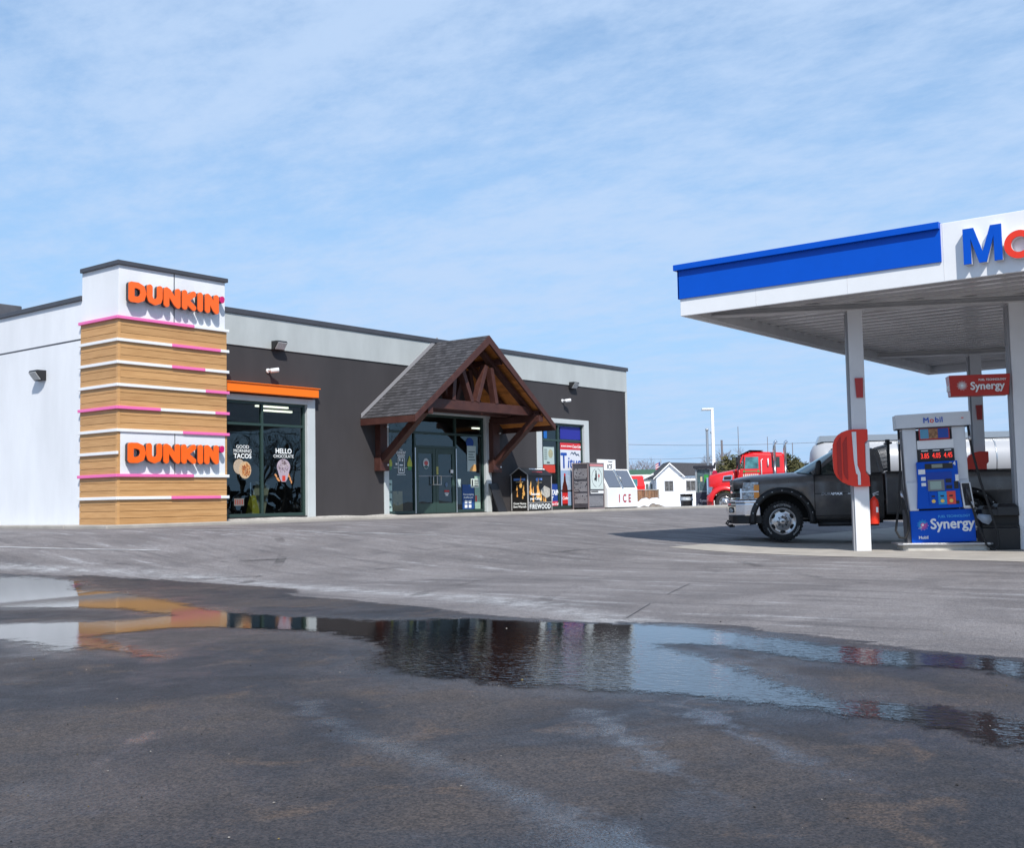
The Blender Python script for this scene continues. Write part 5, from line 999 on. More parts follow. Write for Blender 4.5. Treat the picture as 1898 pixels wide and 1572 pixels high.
g = G(); g.box(-5.0, -2.19, .86, .99, 1.452, 1.475); g.box(-5.0, -2.19, -.99, -.86, 1.452, 1.475); g.build('bed_rail', flare, pk, bevel=.006)
g = G(); g.box(-2.19, -2.17, -.8, .8, .9, 1.44); g.box(-5.02, -4.99, -.86, .86, .9, 1.42); g.build('bed_end', paintd, pk)
# greenhouse
def ghs(x, w, z): return [(x, w, z), (x, -w, z)]
lo = [(-.40, .60, 1.50), (-.66, .90, 1.452), (-2.11, .90, 1.452)]; hi = [(-1.18, .55, 1.955), (-1.27, .735, 1.935), (-2.03, .745, 1.925)]
g = G()
A = [(x, y, z) for x, y, z in lo]+[(x, -y, z) for x, y, z in lo[::-1]]; B = [(x, y, z) for x, y, z in hi]+[(x, -y, z) for x, y, z in hi[::-1]]
def lerp(a, b, t): return tuple(a[i]+(b[i]-a[i])*t for i in range(3))
# pillars and roof
pil = [(A[1], B[1], .05), (A[4], B[4], .05)]
for (a, b) in ((A[1], B[1]), (A[4], B[4]), (A[2], B[2]), (A[3], B[3])):
    g.beam(a, b, .07, .09, (1, 0, 0))
g.loft([[(x, y, z+.0) for x, y, z in B], [(x+(-.03 if k in (0, 1, 4, 5) else .02), y*.95, z+.05) for k, (x, y, z) in enumerate(B)], [(x+(-.12 if k in (0, 1, 4, 5) else .08), y*.80, z+.075) for k, (x, y, z) in enumerate(B)]])
g.beam((-1.27, .735, 1.93), (-2.03, .745, 1.92), .06, .06); g.beam((-1.27, -.735, 1.93), (-2.03, -.745, 1.92), .06, .06)
for s in (1, -1): g.hexa([(-1.80, s*.90, 1.452), (-2.11, s*.90, 1.452), (-2.11, s*.84, 1.452), (-1.80, s*.84, 1.452), (-1.84, s*.75, 1.93), (-2.03, s*.75, 1.93), (-2.03, s*.70, 1.93), (-1.84, s*.70, 1.93)])
cab = g.build('cab_roof', paintd, pk, bevel=.012)
for k in range(5):
    g = G(); y = -.5+.25*k; g.box(-1.33, -1.24, y-.05, y+.05, 2.0, 2.045); g.build('roof_lamp', M('roof_lamp_dark', (.03, .02, .015), .3), cab, bevel=.015)
g = G(); w0 = [(-.36, y, 1.50-.0*abs(y)) for y in (-.6, 0, .6)]; g.loft([[(-.58, .86, 1.465), (-.38, .55, 1.50), (-.35, 0, 1.51), (-.38, -.55, 1.50), (-.58, -.86, 1.465)], [(-1.27, .72, 1.945), (-1.20, .5, 1.96), (-1.18, 0, 1.965), (-1.20, -.5, 1.96), (-1.27, -.72, 1.945)]], closed=False, caps=False); g.build('windscreen', dglass, pk)
for s in (1, -1):
    g = G(); g.face([(-.74, s*.892, 1.46), (-1.80, s*.892, 1.46), (-1.84, s*.752, 1.91), (-1.31, s*.745, 1.91)]); g.build('side_glass', dglass, pk)
g = G(); g.face([(-2.105, .82, 1.47), (-2.105, -.82, 1.47), (-2.04, -.68, 1.90), (-2.04, .68, 1.90)]); g.build('rear_glass', dglass, pk)
g = G(); g.box(-2.05, -.6, -.85, .85, .6, 1.40); g.box(-1.75, -1.5, .2, .7, 1.4, 1.78); g.box(-1.75, -1.5, -.7, -.2, 1.4, 1.78); g.box(-.9, -.7, -.7, .7, 1.40, 1.5); g.build('interior', dark, pk)
# door seams, handle, side moulding
for s in (1,):
    for x in (-.69, -1.86):
        g = G(); g.box(x-.006, x+.006, s*.80, s*.9865, .55, 1.44); g.build('door_seam', dark, pk)
    g = G(); g.box(-1.86, -.69, .9845, .9862, .545, .555); g.build('door_seam', dark, pk)
    g = G(); g.box(-1.78, -1.60, .985, 1.01, 1.22, 1.26); g.build('door_handle', paintd, pk, bevel=.008)
    g = G(); g.box(-1.85, -.69, .984, .992, 1.02, 1.03); g.build('side_crease', dark, pk)
g = G(); put(g, 'DURAMAX', -1.05, 0, 0, .075, off=.003, sx=1.2); 
for v in g.b.verts: v.co = Vector((-1.05-(v.co.x+1.05)*1.0, .9895-v.co.y, 1.015+v.co.z))
g.box(-1.55, -1.38, .987, .9895, 1.01, 1.025); g.build('side_badge', chrome, pk)
# fender flares
for xc, a0, a1 in ((0, -8, 188), (-3.82, -8, 188)):
    for s in (1, -1):
        g = G(); n = 26; secs = []
        for k in range(n+1):
            a = R_(a0+(a1-a0)*k/n); r0 = .585 if xc == 0 else .52
            def Q(r, y): return (xc+r*math.cos(a), s*y, .47+r*math.sin(a)*(1.0))
            secs.append([Q(r0-.01, .93), Q(r0-.015, 1.045), Q(r0+.03, 1.065), Q(r0+.085, 1.05), Q(r0+.12, .988), Q(r0+.10, .95)])
        g.loft(secs); fl = g.build('fender_flare', flare, pk)
        if s > 0:
            g = G()
            for k in range(9):
                a = R_(15+150*k/8); c = (xc+(r0+.062)*math.cos(a), 1.055, .46+(r0+.062)*math.sin(a)); g.cyl(c, (c[0], 1.066, c[2]), .010, 6)
            tag(g.build('flare_bolts', alu, fl), kind='stuff')
# wheel wells, frame, running gear
g = G(); g.box(-4.9, .75, -.45, .45, .42, .60); g.box(-.6, .6, -.60, .60, .5, 1.2); g.box(-4.35, -3.3, -.70, .70, .45, .95); g.box(-2.1, -.7, .60, .90, .38, .47); g.box(-2.1, -.7, -.9, -.6, .38, .47); g.build('chassis', dark, pk)
g = G(); g.cyl((0, -.85, .415), (0, .8, .415), .06, 10); g.cyl((-3.82, -.85, .44), (-3.82, .8, .44), .07, 10); g.build('axle', dark, pk)
g = G(); g.tube([(-.75, .92, .37), (-2.0, .92, .37)], .05, 10); g.build('side_step', flare, pk)
def arc_text(g, s, r, a0, size, y, step=None):
    ch = [(c, (.58 if c in 'IJ' else 1.25 if c in 'MW' else 1)*size*.66) for c in s]; tot = sum(w for c, w in ch); a = a0+tot/r/2
    for c, w in ch:
        a -= w/r/2; me = text_me(c, size, .0015, .003)
        g.mesh(me, Matrix.Translation((-r*math.cos(a), y, r*math.sin(a))) @ Matrix.Rotation(math.pi/2-a, 4, 'Y') @ Matrix.Rotation(math.pi, 4, 'Z') @ STAND @ Matrix.Identity(4)); a -= w/r/2
def wheel(parent, x, y, s, R=.44, w=.31, rim=.272, letters=True, name='wheel'):
    wl = sub(name, parent); g = G(); h = w/2; ax = (0, s, 0); o = (x, y, R)
    g.lathe([(rim-.01, -h+.02), (rim+.03, -h), (R-.06, -h-.01), (R-.015, -h+.02), (R-.006, 0), (R-.015, h-.02), (R-.06, h+.01), (rim+.03, h), (rim, h-.02), (rim-.01, h-.06)], o, ax, 56)
    n = 34
    for k in range(n):
        a = k/n*6.2832
        for da, y0, y1 in ((0, -h-.004, -.02), (.5*6.2832/n, .015, h+.006)):
            c, s_ = math.cos(a+da), math.sin(a+da); t = Vector((-s_, 0, c)); q = Vector((c, 0, s_)); O = Vector(o)
            P = lambda yy, r, u: O+q*r+t*u+Vector((0, yy*s, 0))
            g.hexa([P(y0, R-.035, -.022), P(y0, R-.035, .022), P(y1, R-.035, .022), P(y1, R-.035, -.022), P(y0, R, -.020), P(y0, R, .020), P(y1, R, .020), P(y1, R, -.020)])
    g.build('tyre', rubber, wl)
    g = G(); d = h
    g.lathe([(rim, -h+.03), (rim+.012, -h), (rim+.012, -h+.02), (rim-.02, -h+.05), (rim-.03, d-.08), (rim, d-.015), (rim+.014, d-.006), (rim+.008, d-.02), (rim-.015, d-.03), (rim-.03, d-.045), (rim-.055, d-.05), (rim*.58, d-.035), (rim*.5, d-.025), (rim*.30, d-.03), (rim*.29, d+.015), (rim*.20, d+.022), (0, d+.024)], o, ax, 48)
    g.build('rim', M('rim_metal', (.55, .55, .56), .22, metal=.85, var=.1), wl)
    g = G()
    for k in range(6):
        a = (k+.5)/6*6.2832; T_ = Matrix.Translation(o) @ Matrix.Rotation(-a, 4, 'Y'); g.T = T_
        rr0 = rim*.80; m = [(.045*math.cos(q*.5236), .050*math.sin(q*.5236)) for q in range(12)]
        yy = s*(d-.031)
        V1 = [g._v((rr0+.5*aa*1.1, yy-.0, bb*1.15)) for aa, bb in m]; V2 = [g._v((rr0+.5*aa*1.1, yy+s*.004, bb*1.15)) for aa, bb in m]; g.b.faces.new(V1); g.b.faces.new(V2)
        for i in range(12): g.b.faces.new((V1[i], V1[(i+1) % 12], V2[(i+1) % 12], V2[i]))
    g.T = None; g.build('rim_slots', dark, wl)
    g = G()
    for k in range(8):
        a = k/8*6.2832; c = Vector(o)+Vector((rim*.42*math.cos(a), 0, rim*.42*math.sin(a))); g.cyl(c+Vector((0, s*(d-.03), 0)), c+Vector((0, s*(d+.0), 0)), .012, 8)
    g.build('wheel_nuts', dark, wl)
    if letters and s > 0:
        g = G(); 
        for tx, a0 in (('DISCOVERER', math.pi/2), ('COOPER', R_(-35)), ('A/TP', R_(215))):
            arc_text(g, tx, R-.085, a0, .058, 0)
        for v in g.b.verts: v.co = Vector(o)+Vector((v.co.x, h+.012+v.co.y*.0+(.001), v.co.z))
        g.build('raised_lettering', M('tyre_white', (.5, .5, .5), .7), wl)
        g = G(); g.box(o[0]-.035, o[0]+.035, y+h+.024, y+h+.027, R-.01, R+.01); g.box(o[0]-.014, o[0]+.014, y+h+.0241, y+h+.0272, R-.018, R+.018); g.build('hub_emblem', dark, wl)
    return wl
wheel(pk, 0, .83, 1); wheel(pk, 0, -.83, -1); wheel(pk, -3.82, .83, 1); wheel(pk, -3.82, -.83, -1)
# front: bumper, grille, lamps
def plan(pts, z0, z1, name, m, bev=.01, par=None):
    g = G(); g.prism(pts, 'z', z0, z1); return g.build(name, m, par or pk, bevel=bev)
outer = [(.46, 1.0), (.80, 1.0), (.98, .90), (1.08, .72), (1.13, .40), (1.14, 0)]; inn = [(1.0, 0), (1.0, .38), (.95, .66), (.86, .80), (.46, .90)]
pts = outer+[(x, -y) for x, y in outer[::-1][1:]]+[(x, -y) for x, y in inn[::-1]]+[(x, y) for x, y in inn[1:]]
bp = plan(pts, .57, .84, 'chrome_bumper', chrome, .025)
pts2 = [(x+.015*(x > .9), y*1.005) for x, y in outer]; pts2 = pts2+[(x, -y) for x, y in pts2[::-1][1:]]+[(x, -y) for x, y in inn[::-1]]+[(x, y) for x, y in inn[1:]]
plan(pts2, .842, .905, 'bumper_top', chrome, .02)
plan([(x-.03, y*.97) for x, y in pts], .40, .568, 'lower_valance', flare, .015)
for s in (1, -1):
    g = G(); g.T = Matrix.Translation((1.045, s*.80, .70)) @ Matrix.Rotation(s*R_(58), 4, 'Z'); g.box(-.01, .012, -.09, .09, -.06, .06); fh = g.build('fog_recess', dark, pk, bevel=.01)
    g = G(); g.T = Matrix.Translation((1.052, s*.80, .695)) @ Matrix.Rotation(s*R_(58), 4, 'Z'); g.cyl((0, -.02, 0), (.02, -.02, 0), .045, 16); g.build('fog_lamp', headm, fh)
    g = G(); g.tube([(.95, s*.5, .44), (1.12, s*.5, .44), (1.16, s*.5, .38), (1.10, s*.5, .33), (1.0, s*.5, .34)], .02, 8); g.build('tow_hook', flare, pk)
    hl = [(.48, .985), (.70, .972), (.80, .945), (.85, .905), (.80, .88), (.70, .92), (.48, .93)]
    hb = plan([(x, s*y) for x, y in hl], .92, 1.30, 'headlamp', headm, .012)
    am = [(.475, .992), (.59, .984), (.59, .94), (.475, .94)]
    for z0, z1 in ((.95, 1.08), (1.11, 1.24)):
        g = G(); g.prism([(x, s*y) for x, y in am], 'z', z0, z1); g.build('amber_lens', amber, hb, bevel=.006)
    g = G()
    g.prism([(x+.004, s*(y+.006)) for x, y in hl[:4]]+[(x-.01, s*(y-.02)) for x, y in hl[:4][::-1]], 'z', 1.085, 1.105); g.build('lamp_bar', chrome, hb)
g = G(); g.prism([(.78, -.86), (.86, -.87), (.94, -.75), (.98, -.5), (.98, .5), (.94, .75), (.86, .87), (.78, .86)], 'z', .93, 1.25); gr = g.build('grille', M('grille_dark', (.03, .03, .032), .4), pk)
g = G()
for z0, z1 in ((.925, .965), (1.06, 1.12), (1.215, 1.25)): g.prism([(.80, -.88), (.88, -.885), (.97, -.76), (1.03, -.55), (1.05, 0), (1.03, .55), (.97, .76), (.88, .885), (.80, .88)], 'z', z0, z1)
g.box(.80, .88, .84, .885, .93, 1.245); g.box(.80, .88, -.885, -.84, .93, 1.245); g.build('chrome_bars', chrome, gr, bevel=.008)
for k in range(20):
    pass
g = G(); [g.box(.986, 1.0, -.60+k*.063, -.59+k*.063, .97, 1.21) for k in range(20)]; g.build('grille_mesh', black, gr)
# mirrors
for s in (1, -1):
    m_ = sub('tow_mirror', pk)
    g = G(); g.loft([[(-.70, s*1.12, 1.42), (-.70, s*1.30, 1.42), (-.78, s*1.31, 1.42), (-.82, s*1.12, 1.42)], [(-.68, s*1.10, 1.52), (-.68, s*1.33, 1.52), (-.78, s*1.34, 1.52), (-.84, s*1.10, 1.52)], [(-.72, s*1.12, 1.70), (-.72, s*1.32, 1.70), (-.80, s*1.32, 1.70), (-.84, s*1.12, 1.70)], [(-.76, s*1.14, 1.735), (-.76, s*1.28, 1.735), (-.80, s*1.28, 1.735), (-.82, s*1.14, 1.735)]]); g.build('mirror_housing', flare, m_, bevel=.015)
    g = G(); g.beam((-.74, s*.94, 1.50), (-.75, s*1.14, 1.50), .05, .03); g.beam((-.74, s*.94, 1.44), (-.75, s*1.14, 1.60), .03, .03); g.build('mirror_arm', flare, m_)
    g = G(); g.face([(-.843, s*1.13, 1.46), (-.83, s*1.30, 1.46), (-.83, s*1.30, 1.69), (-.843, s*1.13, 1.69)]); g.build('mirror_glass', chrome, m_)
# headache rack
rk = sub('headache_rack', pk)
g = G()
for y in (-.85, .85): g.box(-2.30, -2.24, y-.03, y+.03, 1.476, 2.06)
g.box(-2.30, -2.24, -.82, .82, 2.0, 2.06); g.box(-2.30, -2.24, -.82, .82, 1.5, 1.55); g.box(-2.34, -2.22, .60, .95, 2.061, 2.10); g.build('rack_frame', black, rk, bevel=.005)
g = G(); [g.box(-2.275, -2.265, -.80+k*.09, -.79+k*.09, 1.55, 2.0) for k in range(18)]; [g.box(-2.277, -2.263, -.82, .82, 1.60+k*.09, 1.61+k*.09) for k in range(5)]; g.build('rack_mesh', black, rk)
g = G(); g.cyl((-2.27, .8, 2.10), (-2.27, .8, 2.16), .05, 14); g.build('work_lamp', black, rk)
# ---------------------------------------------------------------- red tractor (local axes as above)
TH = R_(118.5); TL = Vector((math.cos(TH+math.pi/2), math.sin(TH+math.pi/2), 0))
TO = Vector((51.72, 26.69, 0))-TL*1.1; TO.z = .345
tr = lthing('semi_tractor', 'bright red semi tractor with twin chrome exhaust stacks behind the pickup', 'truck', tuple(TO), TH)
red = M('truck_red', (.62, .012, .014), .3, coat=.6, var=.04)
def tsec(x, w, zb, zs, hc): h = [(w-.05, zb), (w, zb+.15), (w, (zb+zs)/2), (w-.03, zs-.15), (w-.12, zs-.02), (w*.6, (zs+hc)/2+.02), (0, hc)]; return [(x, y, z) for y, z in h]+[(x, -y, z) for y, z in h[::-1][1:]]
g = G(); g.loft([tsec(*a) for a in ((.80, .78, .70, 1.80, 1.86), (.70, .86, .70, 1.88, 1.95), (.2, .90, 1.1, 1.98, 2.06), (-.4, .93, 1.1, 2.08, 2.17), (-.68, .95, .8, 2.13, 2.22))]); g.build('hood', red, tr)
g = G(); g.loft([[(.92, 1.0, .28), (.92, -1.0, .28), (.92, -1.0, .85), (.92, 1.0, .85)], [(.60, 1.25, .26), (.60, -1.25, .26), (.60, -1.25, 1.0), (.60, 1.25, 1.0)]], smooth=False); g.build('front_bumper', red, tr, bevel=.06)
for s in (1, -1):
    g = G(); n = 18; secs = []
    for k in range(n+1):
        a = R_(-2+172*k/n); Q = lambda r, y: (.0+r*math.cos(a)*1.02, s*y, .52+r*math.sin(a)*1.0)
        secs.append([Q(.60, .80), Q(.60, 1.22), Q(.68, 1.25), Q(.84, 1.18), Q(.92, .85)])
    g.loft(secs); g.build('fender', red, tr)
    g = G(); g.loft([[(.86, s*.80, 1.02), (.70, s*1.12, 1.02), (.60, s*1.0, 1.02)], [(.80, s*.80, 1.32), (.62, s*1.10, 1.30), (.55, s*1.0, 1.3)]], smooth=False); g.build('headlamp', headm, tr)
    g = G(); g.prism([(.10, 1.62), (-.38, 1.62), (-.42, 1.86), (-.36, 1.92), (.04, 1.86)], 'y', s*.92, s*.985); q = g.build('hood_vent', chrome, tr)
    g = G(); g.prism([(.04, 1.66), (-.32, 1.66), (-.34, 1.84), (.02, 1.82)], 'y', s*.986, s*.992); [g.box(-.3, .0, min(s*.993, s*.998), max(s*.993, s*.998), 1.69+k*.05, 1.70+k*.05) for k in range(3)]; g.build('vent_slats', black, q)
g = G(); g.box(.80, .92, -.62, .62, .9, 1.80); gq = g.build('radiator_grille', chrome, tr, bevel=.02); g = G(); [g.box(.921, .93, -.55+k*.1, -.50+k*.1, .95, 1.75) for k in range(12)]; g.build('grille_slats', black, gq)
prof = [(-.62, .75), (-.62, 2.15), (-.72, 2.22), (-.95, 2.90), (-1.15, 3.06), (-1.5, 3.10), (-2.92, 3.0), (-3.0, 2.9), (-3.0, .75)]
def cabsec(x, z0, z1, w1=1.05, w0=1.18): return [(x, w0, z0), (x, w0, 2.0), (x, w1, z1-.12), (x, w1-.15, z1), (x, -w1+.15, z1), (x, -w1, z1-.12), (x, -w0, 2.0), (x, -w0, z0)]
g = G(); g.loft([cabsec(-.66, .75, 2.24, 1.1), cabsec(-.78, .75, 2.34, 1.1)], smooth=False); g.loft([cabsec(-1.0, .75, 2.98), cabsec(-1.5, .75, 3.08), cabsec(-2.9, .75, 3.0), cabsec(-3.0, .75, 2.92, 1.0)], smooth=False); 
g.box(-1.0, -.78, -1.16, 1.16, .75, 2.2); g.build('cab', red, tr, bevel=.02)
g = G(); g.loft([[(-.82, 1.02, 2.93), (-1.3, .95, 3.16), (-2.0, .95, 3.13)], [(-.82, -1.02, 2.93), (-1.3, -.95, 3.16), (-2.0, -.95, 3.13)], [(-.95, -1.0, 2.88), (-1.3, -.95, 3.08), (-2.0, -.95, 3.08)], [(-.95, 1.0, 2.88), (-1.3, .95, 3.08), (-2.0, .95, 3.08)]], closed=True, smooth=False, caps=False); g.build('sun_visor', red, tr)
for s in (1, -1):
    g = G(); g.beam((-.70, s*1.05, 2.24), (-.97, s*1.0, 2.92), .07, .07, (0, 1, 0)); g.build('windscreen_pillar', red, tr)
g = G(); g.face([(-.70, 1.0, 2.24), (-.70, -1.0, 2.24), (-.96, -.96, 2.92), (-.96, .96, 2.92)]); g.build('windscreen', dglass, tr)
tealg = M('truck_side_glass', (.10, .32, .34), .12, col2=(.02, .05, .06), vs=2.2, coat=.5)
for s in (1, -1):
    g = G()
    def sg_(x0, x1, z0, z1, c=0):
        def Y_(z): return s*(1.18-(z-2.0)/.9*.125+.008)
        g.hexa([(x0, Y_(z0), z0), (x1, Y_(z0), z0), (x1, Y_(z0)-s*.02, z0), (x0, Y_(z0)-s*.02, z0), (x0+c, Y_(z1), z1), (x1, Y_(z1), z1), (x1, Y_(z1)-s*.02, z1), (x0+c, Y_(z1)-s*.02, z1)])
    sg_(-1.02, -1.72, 2.20, 2.80, -.06); g.build('door_window', tealg, tr)
    g = G(); sg_(-2.38, -2.78, 2.25, 2.78); g.build('sleeper_window', M('sleeper_dark', (.03, .05, .05), .15), tr)
    g = G(); g.box(-1.80, -1.79, s*1.14 if s > 0 else -1.19, 1.19 if s > 0 else s*1.14, .8, 2.1); g.box(-.99, -.98, 1.14 if s > 0 else -1.19, 1.19 if s > 0 else -1.14, .8, 2.1); g.build('door_seam', dark, tr)
    g = G(); g.tube([(-1.86, s*1.19, 1.75), (-1.86, s*1.25, 1.8), (-1.86, s*1.20, 2.62), (-1.93, s*1.17, 2.68)], .022, 8); g.tube([(-2.2, s*1.17, 2.3), (-2.2, s*1.22, 2.4), (-2.2, s*1.17, 2.7)], .03, 8); g.build('grab_handle', white, tr)
    g = G(); g.box(-.80, -.68, min(s*1.30, s*1.42), max(s*1.30, s*1.42), 2.15, 2.90); g.box(-.76, -.72, min(s*1.02, s*1.32), max(s*1.02, s*1.32), 2.86, 2.90); g.box(-.76, -.72, min(s*1.02, s*1.32), max(s*1.02, s*1.32), 2.2, 2.24); g.build('mirror', black, tr, bevel=.02)
for x in (-2.52, -3.06):
    s = 1.22 if x > -3 else .9
    g = G(); g.tube([(x, s, 1.0), (x, s, 2.55)], .085, 14); q = g.build('exhaust_shield', M('shield_steel', (.20, .21, .22), .3, metal=.9), tr)
    g = G(); g.tube([(x, s, 2.5), (x, s, 3.40), (x-.03, s, 3.50), (x-.14, s, 3.58)], .078, 14); g.build('exhaust_stack', chrome, tr)
g = G(); [g.box(-1.70+k*.1, -1.63+k*.1, 1.184, 1.189, 1.80, 1.93) for k in range(8)]
g.build('door_lettering', M('door_white', (.6, .55, .5), .5), tr)
g = G()
for x in (-1.0, -1.7): g.prism([(x-.07, 2.02), (x+.07, 2.02), (x+.05, 2.12), (x-.05, 2.12)], 'y', 1.185, 1.19)
g.box(-1.60, -1.08, 1.185, 1.19, 2.04, 2.08); g.build('door_crest', M('crest_green', (.08, .28, .08), .5), tr)
g = G(); g.box(-7.6, .6, -.42, .42, .62, .88); g.box(-7.4, -5.0, -.9, .9, .88, .95); g.build('chassis', dark, tr)
g = G(); g.cyl((-1.2, 1.0, .62), (-2.5, 1.0, .62), .30, 20); g.build('fuel_tank', chrome, tr)
wheel(tr, 0, 1.05, 1, .51, .28, .29, False); wheel(tr, 0, -1.05, -1, .51, .28, .29, False)
for x in (-5.5, -6.8): wheel(tr, x, .98, 1, .51, .5, .29, False); wheel(tr, x, -.98, -1, .51, .5, .29, False)
# tanker trailer
tk = lthing('tanker_trailer', 'long pale grey tanker trailer with a catwalk on top behind the pump', 'tanker trailer', tuple(TO), TH)
tankm = M('tank_skin', (.38, .39, .41), .38, metal=.08, var=.03, vs=.6)
g = G(); 
def tank_ring(x, ry, rz): return [(x, ry*math.cos(k/40*6.2832), 2.42+rz*math.sin(k/40*6.2832)) for k in range(40)]
g.loft([tank_ring(*a) for a in ((-4.38, .35, .35), (-4.42, .65, .62), (-4.55, .95, .88), (-4.75, 1.12, 1.04), (-5.1, 1.20, 1.15), (-16.5, 1.20, 1.15), (-16.9, .9, .85), (-17.0, .4, .4))]); g.build('tank', tankm, tk)
for x in (-6.4, -8.6, -10.9, -13.2, -15.4):
    g = G(); n = 40; g.loft([[(x+dx, (1.20+dr)*math.cos(k/n*6.2832), 2.42+(1.15+dr)*math.sin(k/n*6.2832)) for k in range(n)] for dx, dr in ((-.03, .0), (-.03, .018), (.03, .018), (.03, .0))], caps=False); g.build('tank_band', alu, tk)
g = G(); g.box(-16.2, -4.95, -.55, .55, 3.56, 3.585); [g.box(-16.2, -4.9, s*.55-.012, s*.55+.012, 3.5, 3.80) for s in (-1, 1)]; g.prism([(-4.95, 3.5), (-4.70, 3.42), (-4.85, 3.80), (-4.95, 3.80)], 'y', -.55, .55); g.build('catwalk', alu, tk)
g = G(); [g.lathe([(.0, .12), (.22, .12), (.24, .0)], (x, 0, 3.585), (0, 0, 1), 20) for x in (-7.5, -9.7, -12, -14.3)]; g.build('manhole_covers', alu, tk)
g = G(); g.box(-16.6, -5.2, -.5, .5, 1.12, 1.28); g.box(-9.2, -8.9, .5, .7, .1, 1.2); g.box(-9.2, -8.9, -.7, -.5, .1, 1.2); g.build('trailer_frame', dark, tk)
for x in (-14.2, -15.5):
    wheel(tk, x, .98, 1, .51, .5, .29, False); wheel(tk, x, -.98, -1, .51, .5, .29, False)
# ---------------------------------------------------------------- diesel island beyond
def at3(px, py, d): return None
t = lthing('diesel_pump', 'dark glassy diesel pump with a wide black hood beside the black barrel', 'fuel pump', (52.83, 28.45, .62), R_(-63))
ng = M('navy_panel', (.03, .035, .06), .4); gg = M('post_grey', (.35, .38, .40), .4, metal=.4)
g = G(); g.box(-.46, .46, -.25, .25, 0, .78); q = g.build('lower_cabinet', ng, t, bevel=.02); g = G(); put(g, 'Synergy', .05, -.254, .34, .2, off=.008); put(g, 'Mobil', -.25, -.254, .12, .1, off=.003); g.build('lettering', white, q)
g = G(); [g.box(x, x+.09, -.2, .2, .78, 2.02) for x in (-.46, .30, .40)]; g.build('post', gg, t, bevel=.01)
g = G(); g.box(-.36, .28, -.15, .15, .78, 2.0); q = g.build('display_block', M('glassy_teal', (.06, .10, .11), .15, var=.5, vs=6, coat=.5), t)
g = G(); g.box(.0, .22, -.16, -.151, 1.3, 1.7); g.build('sticker', M('sticker_green', (.03, .25, .05), .5), q); g = G(); g.box(-.2, -.1, -.16, -.151, 1.35, 1.6); g.build('sticker', M('sticker_cream', (.6, .5, .3), .5), q)
g = G(); g.box(-.28, .16, -.17, -.151, .42+.38, .86); g.box(-.28, -.26, -.17, -.151, .86, 1.25); g.box(.14, .16, -.17, -.151, .86, 1.25); g.build('bay_frame', gg, q)
g = G(); g.prism([(-.55, 2.02), (.58, 2.02), (.62, 2.32), (.56, 2.34), (.50, 2.18), (-.55, 2.18)], 'y', -.34, .3); g.build('hood', M('hood_navy', (.02, .022, .03), .4), t, bevel=.01)
g = G(); ell(g, .56, 1.78, .13, .14, -.30, th=.02); g.build('round_badge', M('badge_red', (.35, .01, .05), .4), t)
g = G(); g.tube([(.18, -.3, 1.05), (.26, -.32, .9), (.22, -.3, .6)], .05, 8); g.build('yellow_nozzle', M('nozzle_yellow', (.75, .52, .03), .4), t)
t = lthing('waste_barrel', 'black ribbed barrel with a pale bag folded over its rim at the far kerb', 'waste barrel', (53.10, 29.70, .47))
g = G(); g.lathe([(0, 0), (.28, 0), (.30, .05), (.33, .60), (.33, .82), (.35, .83), (.34, .86), (.30, .85), (0, .83)], (0, 0, 0), (0, 0, 1), 24); g.build('barrel', black, t)
g = G(); g.lathe([(.335, .62), (.355, .57), (.352, .52), (.34, .50)], (0, 0, 0), (0, 0, 1), 24); g.lathe([(.335, .62), (.34, .66), (.336, .70)], (0, 0, 0), (0, 0, 1), 24); g.build('bag_rim', M('bag_grey', (.42, .46, .50), .4, var=.4, vs=8), t)
g = G(); g.T = Matrix.Translation((53.9, 28.5, .40)) @ Matrix.Rotation(R_(-52), 4, 'Z'); g.box(-.9, 2.6, -.9, .9, 0, .22); tag(g.build('fuel_island', concrete, bevel=.02), kind='structure')
t = lthing('bollard', 'short white bollard at the front corner of the far pump island', 'bollard', (52.3, 27.75, .40)); g = G(); g.cyl((0, 0, 0), (0, 0, .42), .10, 14); g.build('post', white, t, bevel=.01)
t = lthing('lamp_post', 'tall white square lamp post with a flat head reaching left', 'lamp post', (54.98, 29.0, .5), R_(128))
g = G(); g.loft([[(-.10, -.10, 0), (.10, -.10, 0), (.10, .10, 0), (-.10, .10, 0)], [(-.075, -.075, 5.5), (.075, -.075, 5.5), (.075, .075, 5.5), (-.075, .075, 5.5)]], smooth=False); g.build('post', white, t, bevel=.01)
g = G(); g.box(-.08, .56, -.09, .09, 5.43, 5.52); g.build('arm', white, t, bevel=.01); g = G(); g.box(.10, .60, -.085, .085, 5.385, 5.417); g.build('lamp_head', gg, t)
for k, (x, y, h) in enumerate(((59.0, 31.5, 4.55), (59.2, 31.28, 4.38))):
    t = lthing('vent_pipe', ('taller' if k == 0 else 'shorter')+' of two thin grey vent pipes left of the white lamp post', 'vent pipe', (x, y, .5)); g = G(); g.cyl((0, 0, 0), (0, 0, h), .075-.012*k, 10); g.build('pipe', M('pipe_grey', (.16, .19, .23), .5), t)
    g = G(); g.lathe([(.075, 0), (.10, .02), (.10, .12), (.0, .16)], (0, 0, h), (0, 0, 1), 12); g.build('pipe_cap', gg, t)
def LP0(px, d): return ((.787+.6167*(px-949)/2069)*d, (.6167-.787*(px-949)/2069)*d)
